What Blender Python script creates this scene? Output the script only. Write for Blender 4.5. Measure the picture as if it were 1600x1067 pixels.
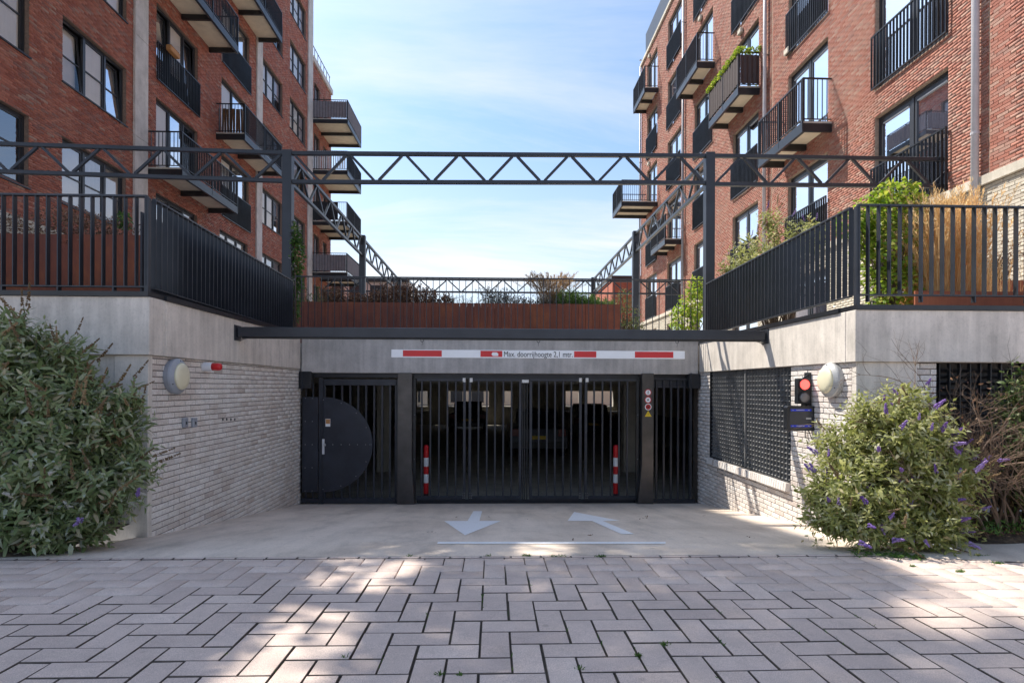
import bpy, bmesh, math, random
import numpy as np
from mathutils import Vector, Matrix
random.seed(7); RNG = np.random.default_rng(11)
R = math.radians
for o in list(bpy.data.objects): bpy.data.objects.remove(o)
scene = bpy.context.scene
COL = scene.collection

# ------------------------------------------------------------------ camera
F_PX = 900.0; PPX, PPY = 797.0, 604.1; YAW = 0.030; ROLL = 0.004
camd = bpy.data.cameras.new('camera'); cam = bpy.data.objects.new('camera', camd); COL.objects.link(cam)
camd.sensor_width = 36; camd.lens = 36*F_PX/1600
camd.shift_x = (800-PPX)/1600; camd.shift_y = (PPY-533.5)/1600
camd.clip_start = 0.05; camd.clip_end = 3000
MC = Matrix.Rotation(-YAW, 3, 'Z') @ Matrix.Rotation(R(90), 3, 'X') @ Matrix.Rotation(ROLL, 3, 'Z')
cam.matrix_world = MC.to_4x4()          # the eye is the origin; heights are relative to it
scene.camera = cam

# ------------------------------------------------------------------ sun, sky, exposure
SUN_V = Vector((-0.72, 0.63, 1.37)).normalized()      # towards the sun
SUN_EL = math.asin(SUN_V.z); SUN_AZ = math.atan2(SUN_V.x, SUN_V.y)
sl = bpy.data.lights.new('sun', 'SUN'); sl.energy = 2.75; sl.angle = R(0.5); sl.color = (1, 0.93, 0.82)
sun = bpy.data.objects.new('sun', sl); COL.objects.link(sun)
sun.rotation_euler = SUN_V.to_track_quat('Z', 'Y').to_euler(); sun.location = SUN_V*40
w = bpy.data.worlds.new('World'); scene.world = w; w.use_nodes = True
nt = w.node_tree; nt.nodes.clear()
out = nt.nodes.new('ShaderNodeOutputWorld'); bg = nt.nodes.new('ShaderNodeBackground')
sky = nt.nodes.new('ShaderNodeTexSky'); sky.sky_type = 'NISHITA'; sky.sun_disc = False
sky.sun_elevation = SUN_EL; sky.sun_rotation = SUN_AZ; sky.altitude = 10; sky.air_density = 1.0; sky.dust_density = 2.0; sky.ozone_density = 4.5
tc = nt.nodes.new('ShaderNodeTexCoord')
sep = nt.nodes.new('ShaderNodeSeparateXYZ'); nt.links.new(tc.outputs['Generated'], sep.inputs[0])
# clouds lie on a high layer: divide the view direction by its height
mx = nt.nodes.new('ShaderNodeMath'); mx.operation = 'MAXIMUM'; mx.inputs[1].default_value = 0.0
nt.links.new(sep.outputs['Z'], mx.inputs[0])
ad = nt.nodes.new('ShaderNodeMath'); ad.operation = 'ADD'; ad.inputs[1].default_value = 0.16; nt.links.new(mx.outputs[0], ad.inputs[0])
dx = nt.nodes.new('ShaderNodeMath'); dx.operation = 'DIVIDE'; nt.links.new(sep.outputs['X'], dx.inputs[0]); nt.links.new(ad.outputs[0], dx.inputs[1])
dy = nt.nodes.new('ShaderNodeMath'); dy.operation = 'DIVIDE'; nt.links.new(sep.outputs['Y'], dy.inputs[0]); nt.links.new(ad.outputs[0], dy.inputs[1])
cmb = nt.nodes.new('ShaderNodeCombineXYZ'); nt.links.new(dx.outputs[0], cmb.inputs[0]); nt.links.new(dy.outputs[0], cmb.inputs[1])
mp = nt.nodes.new('ShaderNodeMapping'); mp.inputs['Rotation'].default_value = (0, 0, R(-14)); mp.inputs['Scale'].default_value = (0.55, 1.5, 1)
mp.inputs['Location'].default_value = (9.1, 6.2, 0)
nt.links.new(cmb.outputs[0], mp.inputs[0])
nz = nt.nodes.new('ShaderNodeTexNoise'); nz.inputs['Scale'].default_value = 1.1; nz.inputs['Detail'].default_value = 9; nz.inputs['Roughness'].default_value = 0.62; nz.inputs['Distortion'].default_value = 0.5
nt.links.new(mp.outputs[0], nz.inputs['Vector'])
rp = nt.nodes.new('ShaderNodeValToRGB'); rp.color_ramp.elements[0].position = 0.45; rp.color_ramp.elements[0].color = (0.0, 0.0, 0.0, 1)
rp.color_ramp.elements[1].position = 0.70; rp.color_ramp.elements[1].color = (0.55, 0.55, 0.55, 1)
nt.links.new(nz.outputs['Fac'], rp.inputs[0])
# thicker veil of cloud low over the horizon
mr = nt.nodes.new('ShaderNodeMapRange'); mr.inputs['From Min'].default_value = 0.02; mr.inputs['From Max'].default_value = 0.42
mr.inputs['To Min'].default_value = 0.72; mr.inputs['To Max'].default_value = 0.0
nt.links.new(sep.outputs['Z'], mr.inputs['Value'])
adc = nt.nodes.new('ShaderNodeMath'); adc.operation = 'ADD'; adc.use_clamp = True
nt.links.new(rp.outputs[0], adc.inputs[0]); nt.links.new(mr.outputs[0], adc.inputs[1])
mix = nt.nodes.new('ShaderNodeMix'); mix.data_type = 'RGBA'
nt.links.new(adc.outputs[0], mix.inputs['Factor'])
tint = nt.nodes.new('ShaderNodeMix'); tint.data_type = 'RGBA'; tint.blend_type = 'MULTIPLY'; tint.inputs['Factor'].default_value = 1
tint.inputs['B'].default_value = (0.78, 0.88, 0.91, 1)
nt.links.new(sky.outputs[0], tint.inputs['A'])
bw = nt.nodes.new('ShaderNodeRGBToBW'); nt.links.new(sky.outputs[0], bw.inputs[0])
cl_ = nt.nodes.new('ShaderNodeVectorMath'); cl_.operation = 'MULTIPLY_ADD'        # cloud: part of the sky's own brightness plus a pale base
nt.links.new(bw.outputs[0], cl_.inputs[0]); cl_.inputs[1].default_value = (0.40, 0.40, 0.40); cl_.inputs[2].default_value = (2.9, 2.95, 3.1)
nt.links.new(tint.outputs['Result'], mix.inputs['A']); nt.links.new(cl_.outputs[0], mix.inputs['B'])
nt.links.new(mix.outputs['Result'], bg.inputs['Color']); bg.inputs['Strength'].default_value = 0.092
nt.links.new(bg.outputs[0], out.inputs[0])
vs = scene.view_settings; vs.view_transform = 'Standard'; vs.look = 'None'; vs.exposure = 1.45; vs.gamma = 1; vs.use_curve_mapping = False
scene.render.engine = 'CYCLES'

# ------------------------------------------------------------------ measuring helpers
def ray(px, py=604.0):
    v = MC @ Vector(((px-PPX)/F_PX, -(py-PPY)/F_PX, -1.0))
    return v.x/v.y, v.z/v.y
def at_y(px, py, Y):                     # point on the plane y = Y
    a, b = ray(px, py); return a*Y, b*Y
def at_x(px, py, X):                     # (depth, height) on the plane x = X
    a, b = ray(px, py); return X/a, b*X/a

DG = 10.4                                # gate plane
XL = at_y(468, 700, DG)[0]; XR = at_y(1092, 700, DG)[0]
DE = 4.61                                # edge between pavers and ramp
ZE = -1.352; RB = -0.131                 # ramp height at DE and its slope
STS = 0.02
def ramp_z(D): return ZE + RB*(D-DE)
def street_z(D): return ZE + STS*(DE-D)
def on_ramp(px, py):
    a, b = ray(px, py); D = (ZE-RB*DE)/(b-RB); return a*D, D
def on_street(px, py):
    a, b = ray(px, py); D = (ZE+STS*DE)/(b+STS); return a*D, D

# ------------------------------------------------------------------ objects and meshes
def link(o, parent=None):
    COL.objects.link(o)
    if parent is not None: o.parent = parent
    return o
def props(o, label=None, cat=None, group=None, kind=None):
    if label: o['label'] = label
    if cat: o['category'] = cat
    if group: o['group'] = group
    if kind: o['kind'] = kind
    return o
def thing(name, label, cat, group=None, loc=(0, 0, 0)):
    o = bpy.data.objects.new(name, None); o.empty_display_size = 0.2; o.location = loc
    link(o); return props(o, label, cat, group)
class MB:
    def __init__(s): s.v = []; s.f = []
    def add(s, vs, fs):
        n = len(s.v); s.v += [tuple(v) for v in vs]; s.f += [tuple(i+n for i in f) for f in fs]; return s
    def box(s, x0, x1, y0, y1, z0, z1):
        return s.add([(x0,y0,z0),(x1,y0,z0),(x1,y1,z0),(x0,y1,z0),(x0,y0,z1),(x1,y0,z1),(x1,y1,z1),(x0,y1,z1)],
                     [(0,3,2,1),(4,5,6,7),(0,1,5,4),(1,2,6,5),(2,3,7,6),(3,0,4,7)])
    def mbox(s, m, u0, u1, z0, z1, o0, o1):
        c = [m(u,z,o) for o in (o0,o1) for z in (z0,z1) for u in (u0,u1)]
        return s.add(c, [(0,1,3,2),(4,6,7,5),(0,4,5,1),(2,3,7,6),(0,2,6,4),(1,5,7,3)])
    def bar(s, p, q, w, h, up=(0,0,1)):
        p = Vector(p); q = Vector(q); d = (q-p).normalized(); up = Vector(up)
        if abs(d.dot(up)) > .95: up = Vector((0,1,0))
        r = d.cross(up).normalized()*w/2; t = r.cross(d).normalized()*h/2
        c = [e+a*r+b*t for e in (p,q) for a,b in ((-1,-1),(1,-1),(1,1),(-1,1))]
        return s.add(c, [(0,3,2,1),(4,5,6,7),(0,1,5,4),(1,2,6,5),(2,3,7,6),(3,0,4,7)])
    def tube(s, pts, r, n=8, caps=True):
        pts = [Vector(p) for p in pts]; rs = r if isinstance(r,(list,tuple)) else [r]*len(pts)
        rings = []; base = len(s.v)
        for i,p in enumerate(pts):
            d = (pts[min(i+1,len(pts)-1)]-pts[max(i-1,0)]).normalized()
            a = Vector((0,0,1)) if abs(d.z) < .9 else Vector((1,0,0))
            e1 = d.cross(a).normalized(); e2 = d.cross(e1)
            for k in range(n):
                t = 2*math.pi*k/n; s.v.append(tuple(p+(e1*math.cos(t)+e2*math.sin(t))*rs[i]))
        for i in range(len(pts)-1):
            for k in range(n):
                a0 = base+i*n+k; a1 = base+i*n+(k+1)%n
                s.f.append((a0,a1,a1+n,a0+n))
        if caps:
            s.f.append(tuple(base+k for k in range(n))[::-1]); s.f.append(tuple(base+(len(pts)-1)*n+k for k in range(n)))
        return s
    def lathe(s, c, axis, prof, n=24, sx=1.0):
        # prof: list of (distance along axis, radius)
        c = Vector(c); ax = Vector(axis).normalized(); a = Vector((0,0,1)) if abs(ax.z) < .9 else Vector((1,0,0))
        e1 = ax.cross(a).normalized(); e2 = ax.cross(e1); base = len(s.v)
        for (h,r) in prof:
            for k in range(n):
                t = 2*math.pi*k/n; s.v.append(tuple(c+ax*h+(e1*math.cos(t)*sx+e2*math.sin(t))*r))
        for i in range(len(prof)-1):
            for k in range(n):
                a0 = base+i*n+k; a1 = base+i*n+(k+1)%n; s.f.append((a0,a1,a1+n,a0+n))
        s.f.append(tuple(base+k for k in range(n))[::-1]); s.f.append(tuple(base+(len(prof)-1)*n+k for k in range(n)))
        return s
    def prism(s, poly, f0, f1):          # poly in 2D, f0 and f1 map a 2D point to the two faces
        n = len(poly); c = [f0(p) for p in poly]+[f1(p) for p in poly]
        return s.add(c, [tuple(range(n))[::-1], tuple(range(n,2*n))]+[(i,(i+1)%n,(i+1)%n+n,i+n) for i in range(n)])
    def mesh(s, name, mat, smooth=False, bevel=0.0):
        me = bpy.data.meshes.new(name); me.from_pydata(s.v, [], s.f)
        bm = bmesh.new(); bm.from_mesh(me); bmesh.ops.recalc_face_normals(bm, faces=bm.faces)
        if bevel > 0:
            bmesh.ops.bevel(bm, geom=list(bm.edges), offset=bevel, segments=1, affect='EDGES', clamp_overlap=True)
        bm.to_mesh(me); bm.free()
        if mat: me.materials.append(mat)
        if smooth:
            for p in me.polygons: p.use_smooth = True
        return me
    def build(s, name, mat, parent=None, kind=None, smooth=False, bevel=0.0):
        o = bpy.data.objects.new(name, s.mesh(name, mat, smooth, bevel)); link(o, parent)
        if kind: o['kind'] = kind
        return o
def rep(name, me, parent, loc, rot=(0,0,0), scale=None):
    o = bpy.data.objects.new(name, me); o.location = loc; o.rotation_euler = rot
    if scale: o.scale = scale
    return link(o, parent)
def np_mesh(name, V, Fq, mat, attr=None, parent=None, kind='stuff', smooth=False):
    """V (n,3); Fq (m,k) all faces the same size k; attr per face"""
    me = bpy.data.meshes.new(name); k = Fq.shape[1]; m = Fq.shape[0]
    me.vertices.add(len(V)); me.vertices.foreach_set('co', V.astype(np.float32).ravel())
    me.loops.add(m*k); me.loops.foreach_set('vertex_index', Fq.astype(np.int32).ravel())
    me.polygons.add(m); me.polygons.foreach_set('loop_start', (np.arange(m)*k).astype(np.int32))
    try: me.polygons.foreach_set('loop_total', np.full(m, k, np.int32))
    except Exception: pass
    me.update(calc_edges=True); me.validate()
    if attr is not None and len(me.polygons) == m:
        a = me.attributes.new('rnd', 'FLOAT', 'FACE'); a.data.foreach_set('value', attr.astype(np.float32))
    me.materials.append(mat)
    if smooth: me.polygons.foreach_set('use_smooth', np.ones(len(me.polygons), bool))
    o = bpy.data.objects.new(name, me); link(o, parent)
    if kind: o['kind'] = kind
    return o

# ------------------------------------------------------------------ materials
def newmat(name):
    m = bpy.data.materials.new(name); m.use_nodes = True; t = m.node_tree
    return m, t, t.nodes['Principled BSDF']
def N(t, kind, **kw):
    n = t.nodes.new(kind)
    for k,v in kw.items(): setattr(n, k, v)
    return n
def mixc(t, fac, a, b, mode='MIX'):
    n = t.nodes.new('ShaderNodeMix'); n.data_type = 'RGBA'; n.blend_type = mode
    for inp, v in (('Factor',fac),('A',a),('B',b)):
        if hasattr(v,'is_output') or hasattr(v,'links'): t.links.new(v, n.inputs[inp])
        else: n.inputs[inp].default_value = v if inp == 'Factor' else (*v,1) if len(v) == 3 else v
    return n.outputs['Result']
def noise(t, scale, detail=4, rough=.55, vec=None, dist=0):
    n = t.nodes.new('ShaderNodeTexNoise'); n.inputs['Scale'].default_value = scale; n.inputs['Detail'].default_value = detail
    n.inputs['Roughness'].default_value = rough; n.inputs['Distortion'].default_value = dist
    if vec is not None: t.links.new(vec, n.inputs['Vector'])
    return n.outputs['Fac']
def ramp(t, fac, stops, interp='LINEAR'):
    n = t.nodes.new('ShaderNodeValToRGB'); cr = n.color_ramp; cr.interpolation = interp
    while len(cr.elements) < len(stops): cr.elements.new(.5)
    for e,(p,c) in zip(cr.elements, stops):
        e.position = p; e.color = (*c,1) if len(c) == 3 else (c[0],)*3+(1,)
    t.links.new(fac, n.inputs[0]); return n.outputs[0]
def g(v): return (v,v,v)
def coords(t, kind='Object', scale=None):
    c = t.nodes.new('ShaderNodeTexCoord').outputs[kind]
    if kind == 'World':
        pass
    if scale:
        m = t.nodes.new('ShaderNodeMapping'); m.inputs['Scale'].default_value = scale; t.links.new(c, m.inputs[0]); return m.outputs[0]
    return c
def wcoords(t, scale=None):              # world position
    c = t.nodes.new('ShaderNodeNewGeometry').outputs['Position']
    if scale:
        m = t.nodes.new('ShaderNodeMapping'); m.inputs['Scale'].default_value = scale; t.links.new(c, m.inputs[0]); return m.outputs[0]
    return c
def bump(t, b, h, strength=.3, dist=.01):
    n = t.nodes.new('ShaderNodeBump'); n.inputs['Strength'].default_value = strength; n.inputs['Distance'].default_value = dist
    t.links.new(h, n.inputs['Height']); t.links.new(n.outputs[0], b.inputs['Normal'])
def simple(name, c, rough=.5, metal=0.0, var=.12, scale=6, bmp=0.0, bscale=60, spec=None):
    m, t, b = newmat(name); wc = wcoords(t)
    f = noise(t, scale, 5, .6, wc)
    lo = tuple(x*(1-var) for x in c); hi = tuple(min(1,x*(1+var)) for x in c)
    t.links.new(ramp(t, f, [(.3,lo),(.7,hi)]), b.inputs['Base Color'])
    b.inputs['Roughness'].default_value = rough; b.inputs['Metallic'].default_value = metal
    if spec is not None: b.inputs['Specular IOR Level'].default_value = spec
    if bmp > 0: bump(t, b, noise(t, bscale, 4, .6, wc), bmp, .004)
    return m
def rnd_socket(t):
    oi = t.nodes.new('ShaderNodeObjectInfo').outputs['Random']
    at = t.nodes.new('ShaderNodeAttribute'); at.attribute_name = 'rnd'
    a = N(t,'ShaderNodeMath',operation='ADD'); t.links.new(oi,a.inputs[0]); t.links.new(at.outputs['Fac'],a.inputs[1])
    f = N(t,'ShaderNodeMath',operation='FRACT'); t.links.new(a.outputs[0],f.inputs[0]); return f.outputs[0]
def brickmat(name, stops, stain, stain_amt=.35, rough=.85):
    m, t, b = newmat(name); wc = wcoords(t); r = rnd_socket(t)
    c = ramp(t, r, stops)
    f = noise(t, 55, 5, .7, wc); c = mixc(t, .55, c, ramp(t, f, [(.32,g(.5)),(.68,g(1.2))]), 'MULTIPLY')
    c = mixc(t, .35, c, ramp(t, noise(t, .8, 6, .7, wcoords(t,(1.6,1.6,.35))), [(.30,g(.70)),(.50,g(1.0)),(.72,g(1.18))]), 'MULTIPLY')
    f2 = noise(t, 1.3, 5, .65, wc); mask = ramp(t, f2, [(.46,g(0)),(.68,g(stain_amt))])
    c = mixc(t, mask, c, stain)
    t.links.new(c, b.inputs['Base Color']); b.inputs['Roughness'].default_value = rough
    bump(t, b, noise(t, 130, 4, .7, wc), .5, .003); return m
M = {}
M['red_l'] = brickmat('red brick left', [(0,(.46,.145,.095)),(.25,(.36,.115,.08)),(.5,(.52,.18,.115)),(.72,(.56,.22,.15)),(.86,(.32,.14,.115)),(1,(.55,.34,.26))], (.38,.25,.20), .25)
M['red_r'] = brickmat('red brick right', [(0,(.40,.155,.11)),(.2,(.34,.125,.09)),(.42,(.44,.19,.14)),(.62,(.38,.18,.14)),(.78,(.45,.28,.22)),(.9,(.28,.135,.11)),(1,(.46,.22,.16))], (.42,.26,.19), .25)
M['mortar_l'] = simple('brown mortar', (.25,.175,.14), .95, var=.25, scale=20)
M['mortar_r'] = simple('sandy mortar', (.36,.27,.21), .95, var=.25, scale=20)
M['mortar_w'] = simple('dark grey mortar', (.17,.14,.12), .95, var=.3, scale=14)
M['white_brick'] = brickmat('whitewashed brick', [(0,(.68,.62,.57)),(.2,(.80,.75,.70)),(.5,(.85,.81,.77)),(.72,(.76,.70,.65)),(.88,(.83,.78,.74)),(1,(.58,.50,.45))], (.44,.33,.26), .45)
M['cream_brick'] = brickmat('cream plinth brick', [(0,(.58,.52,.43)),(.4,(.66,.60,.50)),(.8,(.60,.55,.46)),(1,(.50,.44,.36))], (.45,.38,.30), .3)
M['mortar_c'] = simple('light mortar', (.30,.27,.23), .95)

def concrete(name, c, streak=.5, pores=True):
    m, t, b = newmat(name); wc = wcoords(t)
    f = noise(t, 2.2, 6, .65, wc); lo = tuple(x*.78 for x in c); hi = tuple(x*1.12 for x in c)
    col = ramp(t, f, [(.3,lo),(.7,hi)])
    s = noise(t, 1, 5, .7, wcoords(t, (9,9,.55))); col = mixc(t, streak, col, ramp(t, s, [(.35,g(.66)),(.62,g(1.12))]), 'MULTIPLY')
    s2 = noise(t, 1, 6, .75, wcoords(t, (3.1,3.1,1.4))); col = mixc(t, .45, col, ramp(t, s2, [(.36,g(.72)),(.46,g(1.0))]), 'MULTIPLY')
    p = noise(t, 42, 4, .7, wc); col = mixc(t, .5, col, ramp(t, p, [(.30,g(.68)),(.48,g(1.0))]), 'MULTIPLY')
    t.links.new(col, b.inputs['Base Color']); b.inputs['Roughness'].default_value = .85
    bump(t, b, noise(t, 60, 5, .7, wc), .25, .004); return m
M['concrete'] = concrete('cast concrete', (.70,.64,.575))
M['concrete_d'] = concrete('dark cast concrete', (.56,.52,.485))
M['pilaster'] = concrete('pale concrete', (.68,.64,.61), .2)
M['garage_c'] = concrete('garage concrete', (.52,.49,.43))
M['ledge'] = concrete('stone ledge', (.62,.57,.48), .2)
# ramp
m, t, b = newmat('ramp concrete'); wc = wcoords(t)
c = ramp(t, noise(t, .9, 7, .66, wc, .3), [(.30,(.58,.475,.385)),(.5,(.70,.59,.49)),(.7,(.76,.65,.55))])
c = mixc(t, .6, c, ramp(t, noise(t, 2.6, 7, .72, wcoords(t,(1.0,.30,1))), [(.34,g(.66)),(.47,g(.95)),(.6,g(1.08))]), 'MULTIPLY')
c = mixc(t, .5, c, ramp(t, noise(t, 1.0, 5, .6, wcoords(t,(1.9,.13,1))), [(.40,g(.74)),(.52,g(1.0))]), 'MULTIPLY')
v_ = N(t,'ShaderNodeTexVoronoi'); v_.inputs['Scale'].default_value = 2.3; t.links.new(wc, v_.inputs['Vector']); c = mixc(t, .45, c, ramp(t, v_.outputs['Distance'], [(.03,g(.45)),(.09,g(1))]), 'MULTIPLY')
c = mixc(t, .45, c, ramp(t, noise(t, 60, 4, .75, wc), [(.32,g(.62)),(.55,g(1.1))]), 'MULTIPLY')
t.links.new(c, b.inputs['Base Color']); b.inputs['Roughness'].default_value = .9; bump(t, b, noise(t, 140, 4, .7, wc), .35, .003)
M['ramp'] = m
# pavers
m, t, b = newmat('paver concrete'); wc = wcoords(t); r = rnd_socket(t)
c = ramp(t, r, [(0,(.53,.425,.375)),(.35,(.575,.465,.405)),(.7,(.60,.485,.425)),(1,(.635,.52,.455))])
c = mixc(t, .6, c, ramp(t, noise(t, 1.6, 6, .65, wc), [(.3,g(.78)),(.68,g(1.12))]), 'MULTIPLY')
c = mixc(t, .8, c, ramp(t, noise(t, 210, 3, .85, wc), [(.30,g(.50)),(.52,g(1.05)),(.72,g(1.55))]), 'MULTIPLY')
c = mixc(t, .5, c, ramp(t, noise(t, 9, 6, .75, wc), [(.32,g(.80)),(.55,g(1.04))]), 'MULTIPLY')
v = N(t,'ShaderNodeTexVoronoi'); v.inputs['Scale'].default_value = 3.1; t.links.new(wc, v.inputs['Vector'])
sp = ramp(t, v.outputs['Distance'], [(.035,g(.55)),(.075,g(1))]); c = mixc(t, .5, c, sp, 'MULTIPLY')
t.links.new(c, b.inputs['Base Color']); b.inputs['Roughness'].default_value = .82; bump(t, b, noise(t, 300, 3, .8, wc), .5, .002)
M['paver'] = m
M['paver_side'] = simple('dirty paver flank', (.15,.12,.10), .95, var=.3, scale=30)
m, t, b = newmat('joint sand'); wc = wcoords(t)
c = ramp(t, noise(t, 3, 6, .7, wc), [(.35,(.09,.075,.06)),(.55,(.14,.115,.09)),(.68,(.10,.12,.05))])
t.links.new(c, b.inputs['Base Color']); b.inputs['Roughness'].default_value = 1; bump(t, b, noise(t, 150, 4, .8, wc), 1, .006)
M['joint'] = m
m, t, b = newmat('soil'); wc = wcoords(t)
c = ramp(t, noise(t, 9, 8, .75, wc), [(.3,(.045,.03,.02)),(.5,(.11,.075,.05)),(.62,(.22,.15,.09)),(.75,(.30,.22,.14))])
t.links.new(c, b.inputs['Base Color']); b.inputs['Roughness'].default_value = 1; bump(t, b, noise(t, 30, 8, .8, wc), 1, .05)
M['soil'] = m
M['earth'] = simple('distant ground', (.16,.15,.12), .95, scale=.2)
M['metal'] = simple('slate grey powder coat', (.038,.042,.052), .38, .25, var=.18, scale=3, bmp=.05)
M['louvre'] = simple('louvre grey', (.20,.20,.20), .45, .2, var=.2)
M['curtain'] = simple('lavender grey curtain', (.27,.26,.31), .9, var=.12, scale=3)
M['street'] = simple('street pavers beyond', (.36,.325,.32), .9, var=.2, scale=1.2)
M['kerb'] = simple('mossy kerb concrete', (.15,.14,.11), .95, var=.35, scale=9)
M['metal_w'] = simple('truss grey paint', (.045,.047,.052), .35, .3, var=.2, scale=3)
M['metal_b'] = simple('black powder coat', (.026,.028,.033), .33, .2, var=.25, scale=4)
M['gate'] = simple('gate blue black paint', (.036,.040,.052), .34, .35, var=.22, scale=5)
M['pillar'] = simple('gate pillar paint', (.085,.08,.08), .30, .55, var=.25, scale=4)
M['sheet'] = simple('black glossy sheet', (.040,.045,.060), .28, .35, var=.3, scale=2)
M['galv'] = simple('galvanised steel', (.55,.56,.58), .35, .8)
M['white_paint'] = simple('white metal', (.72,.72,.74), .35)
M['pipe'] = simple('grey plastic pipe', (.50,.49,.52), .35, var=.08)
M['soffit'] = simple('cream soffit board', (.78,.68,.53), .8, var=.10, scale=3)
M['sign_white'] = simple('sign white', (.90,.90,.91), .35, var=.04)
M['sign_red'] = simple('sign red', (.62,.012,.018), .30, var=.06)
M['text'] = simple('print black', (.02,.02,.022), .5)
M['yellow'] = simple('warning yellow', (.80,.55,.02), .4)
M['rubber'] = simple('tyre rubber', (.02,.02,.02), .8)
M['lamp_grey'] = simple('lamp housing grey', (.30,.32,.36), .4)
M['lamp_grey_l'] = simple('lamp housing light grey', (.42,.42,.42), .4)
M['lens'] = simple('opal lens', (.78,.72,.52), .35, var=.04)
M['screen_grey'] = simple('balcony screen cloth', (.20,.185,.20), .8, var=.12)
M['screen_brown'] = simple('brown screen cloth', (.055,.038,.04), .75)
M['bamboo'] = simple('wooden slats', (.16,.085,.04), .7, var=.4, scale=9)
M['frame'] = simple('window frame anthracite', (.040,.043,.052), .35, .1)
M['blind'] = simple('white blind', (.85,.83,.79), .85, var=.06, scale=2)
M['blind2'] = simple('pale curtain', (.50,.47,.50), .9, var=.12, scale=3)
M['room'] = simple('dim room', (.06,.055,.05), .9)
M['tail_red'] = simple('tail lamp red', (.16,.01,.012), .3)
M['terracotta'] = simple('terracotta box', (.50,.24,.09), .7)
M['cloth_blue'] = simple('display blue', (.01,.04,.60), .35)
M['mark_paint'] = None
m, t, b = newmat('worn road paint'); wc = wcoords(t)
c = mixc(t, ramp(t, noise(t, 45, 5, .8, wc), [(.34,g(.75)),(.46,g(0))]), (.85,.85,.86), (.60,.53,.46))
t.links.new(c, b.inputs['Base Color']); b.inputs['Roughness'].default_value = .7; M['mark_paint'] = m
# corten
def corten(name, a, bb, d):
    m, t, b = newmat(name); wc = wcoords(t); r = rnd_socket(t)
    c = ramp(t, noise(t, 1.1, 6, .7, wc), [(.3,a),(.52,bb),(.72,d)])
    c = mixc(t, .5, c, ramp(t, r, [(0,g(.82)),(1,g(1.12))]), 'MULTIPLY')
    c = mixc(t, .5, c, ramp(t, noise(t, 1, 5, .7, wcoords(t,(26,26,1.2))), [(.35,g(.72)),(.65,g(1.15))]), 'MULTIPLY')
    t.links.new(c, b.inputs['Base Color']); b.inputs['Roughness'].default_value = .8; bump(t, b, noise(t, 90, 4, .7, wc), .3, .002); return m
M['corten'] = corten('weathered corten steel', (.14,.045,.032), (.22,.065,.034), (.34,.11,.036))
M['corten_o'] = corten('orange corten steel', (.25,.07,.035), (.33,.10,.05), (.38,.14,.07))
# glass
def glassmat(name, tintc, boost=.10):
    m = bpy.data.materials.new(name); m.use_nodes = True; t = m.node_tree; t.nodes.clear()
    o = N(t,'ShaderNodeOutputMaterial'); gl = N(t,'ShaderNodeBsdfGlossy'); gl.inputs['Roughness'].default_value = .015; gl.inputs['Color'].default_value = (.92,.95,1,1)
    tr = N(t,'ShaderNodeBsdfTransparent'); tr.inputs['Color'].default_value = (*tintc,1)
    fr = N(t,'ShaderNodeFresnel'); fr.inputs['IOR'].default_value = 1.55
    ma = N(t,'ShaderNodeMath',operation='MULTIPLY_ADD'); ma.inputs[1].default_value = 0.85; ma.inputs[2].default_value = boost; ma.use_clamp = True
    t.links.new(fr.outputs[0], ma.inputs[0]); mx = N(t,'ShaderNodeMixShader')
    t.links.new(ma.outputs[0], mx.inputs[0]); t.links.new(tr.outputs[0], mx.inputs[1]); t.links.new(gl.outputs[0], mx.inputs[2]); t.links.new(mx.outputs[0], o.inputs[0])
    return m
M['glass'] = glassmat('window glass', (.86,.88,.95), .03)
M['glass_l'] = glassmat('sky reflecting window glass', (.93,.95,.97), .24)
M['glass_c'] = glassmat('clear glass', (.99,.99,.99), .03)
# leaves
def leafmat(name, stops, trans=.35, rough=.55):
    m = bpy.data.materials.new(name); m.use_nodes = True; t = m.node_tree; b = t.nodes['Principled BSDF']; o = t.nodes['Material Output']
    r = rnd_socket(t); c = ramp(t, r, stops); c = mixc(t, .4, c, ramp(t, noise(t, 30, 3, .6, wcoords(t)), [(.3,g(.7)),(.7,g(1.2))]), 'MULTIPLY')
    t.links.new(c, b.inputs['Base Color']); b.inputs['Roughness'].default_value = rough
    tl = N(t,'ShaderNodeBsdfTranslucent'); t.links.new(c, tl.inputs['Color']); ms = N(t,'ShaderNodeMixShader'); ms.inputs[0].default_value = trans
    t.links.new(b.outputs[0], ms.inputs[1]); t.links.new(tl.outputs[0], ms.inputs[2]); t.links.new(ms.outputs[0], o.inputs['Surface']); return m
M['leaf_dark'] = leafmat('buddleia leaf shaded side', [(0,(.16,.22,.08)),(.4,(.25,.31,.13)),(.75,(.38,.42,.23)),(.88,(.52,.56,.44)),(1,(.48,.38,.22))])  # leaf colour with shade mixed in, for the left bush
M['leaf_sun_tone'] = leafmat('buddleia leaf', [(0,(.22,.25,.06)),(.4,(.34,.36,.11)),(.75,(.46,.46,.19)),(.93,(.56,.58,.38)),(1,(.50,.40,.22))], .48)  # same leaf in a paler colour that carries the sunlight
M['leaf_lime'] = leafmat('lime green leaf', [(0,(.15,.27,.02)),(.5,(.28,.40,.03)),(.85,(.42,.48,.06)),(1,(.55,.50,.14))], .55)
M['leaf_mid'] = leafmat('mixed leaf', [(0,(.06,.11,.03)),(.5,(.12,.18,.05)),(.8,(.20,.22,.08)),(1,(.28,.17,.10))])
M['leaf_green'] = leafmat('fresh green leaf', [(0,(.05,.12,.02)),(.5,(.09,.19,.03)),(1,(.17,.26,.06))])
M['leaf_brown'] = leafmat('dried brown leaf', [(0,(.10,.045,.025)),(.5,(.19,.095,.055)),(.85,(.28,.16,.09)),(1,(.36,.24,.15))], .25)
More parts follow.
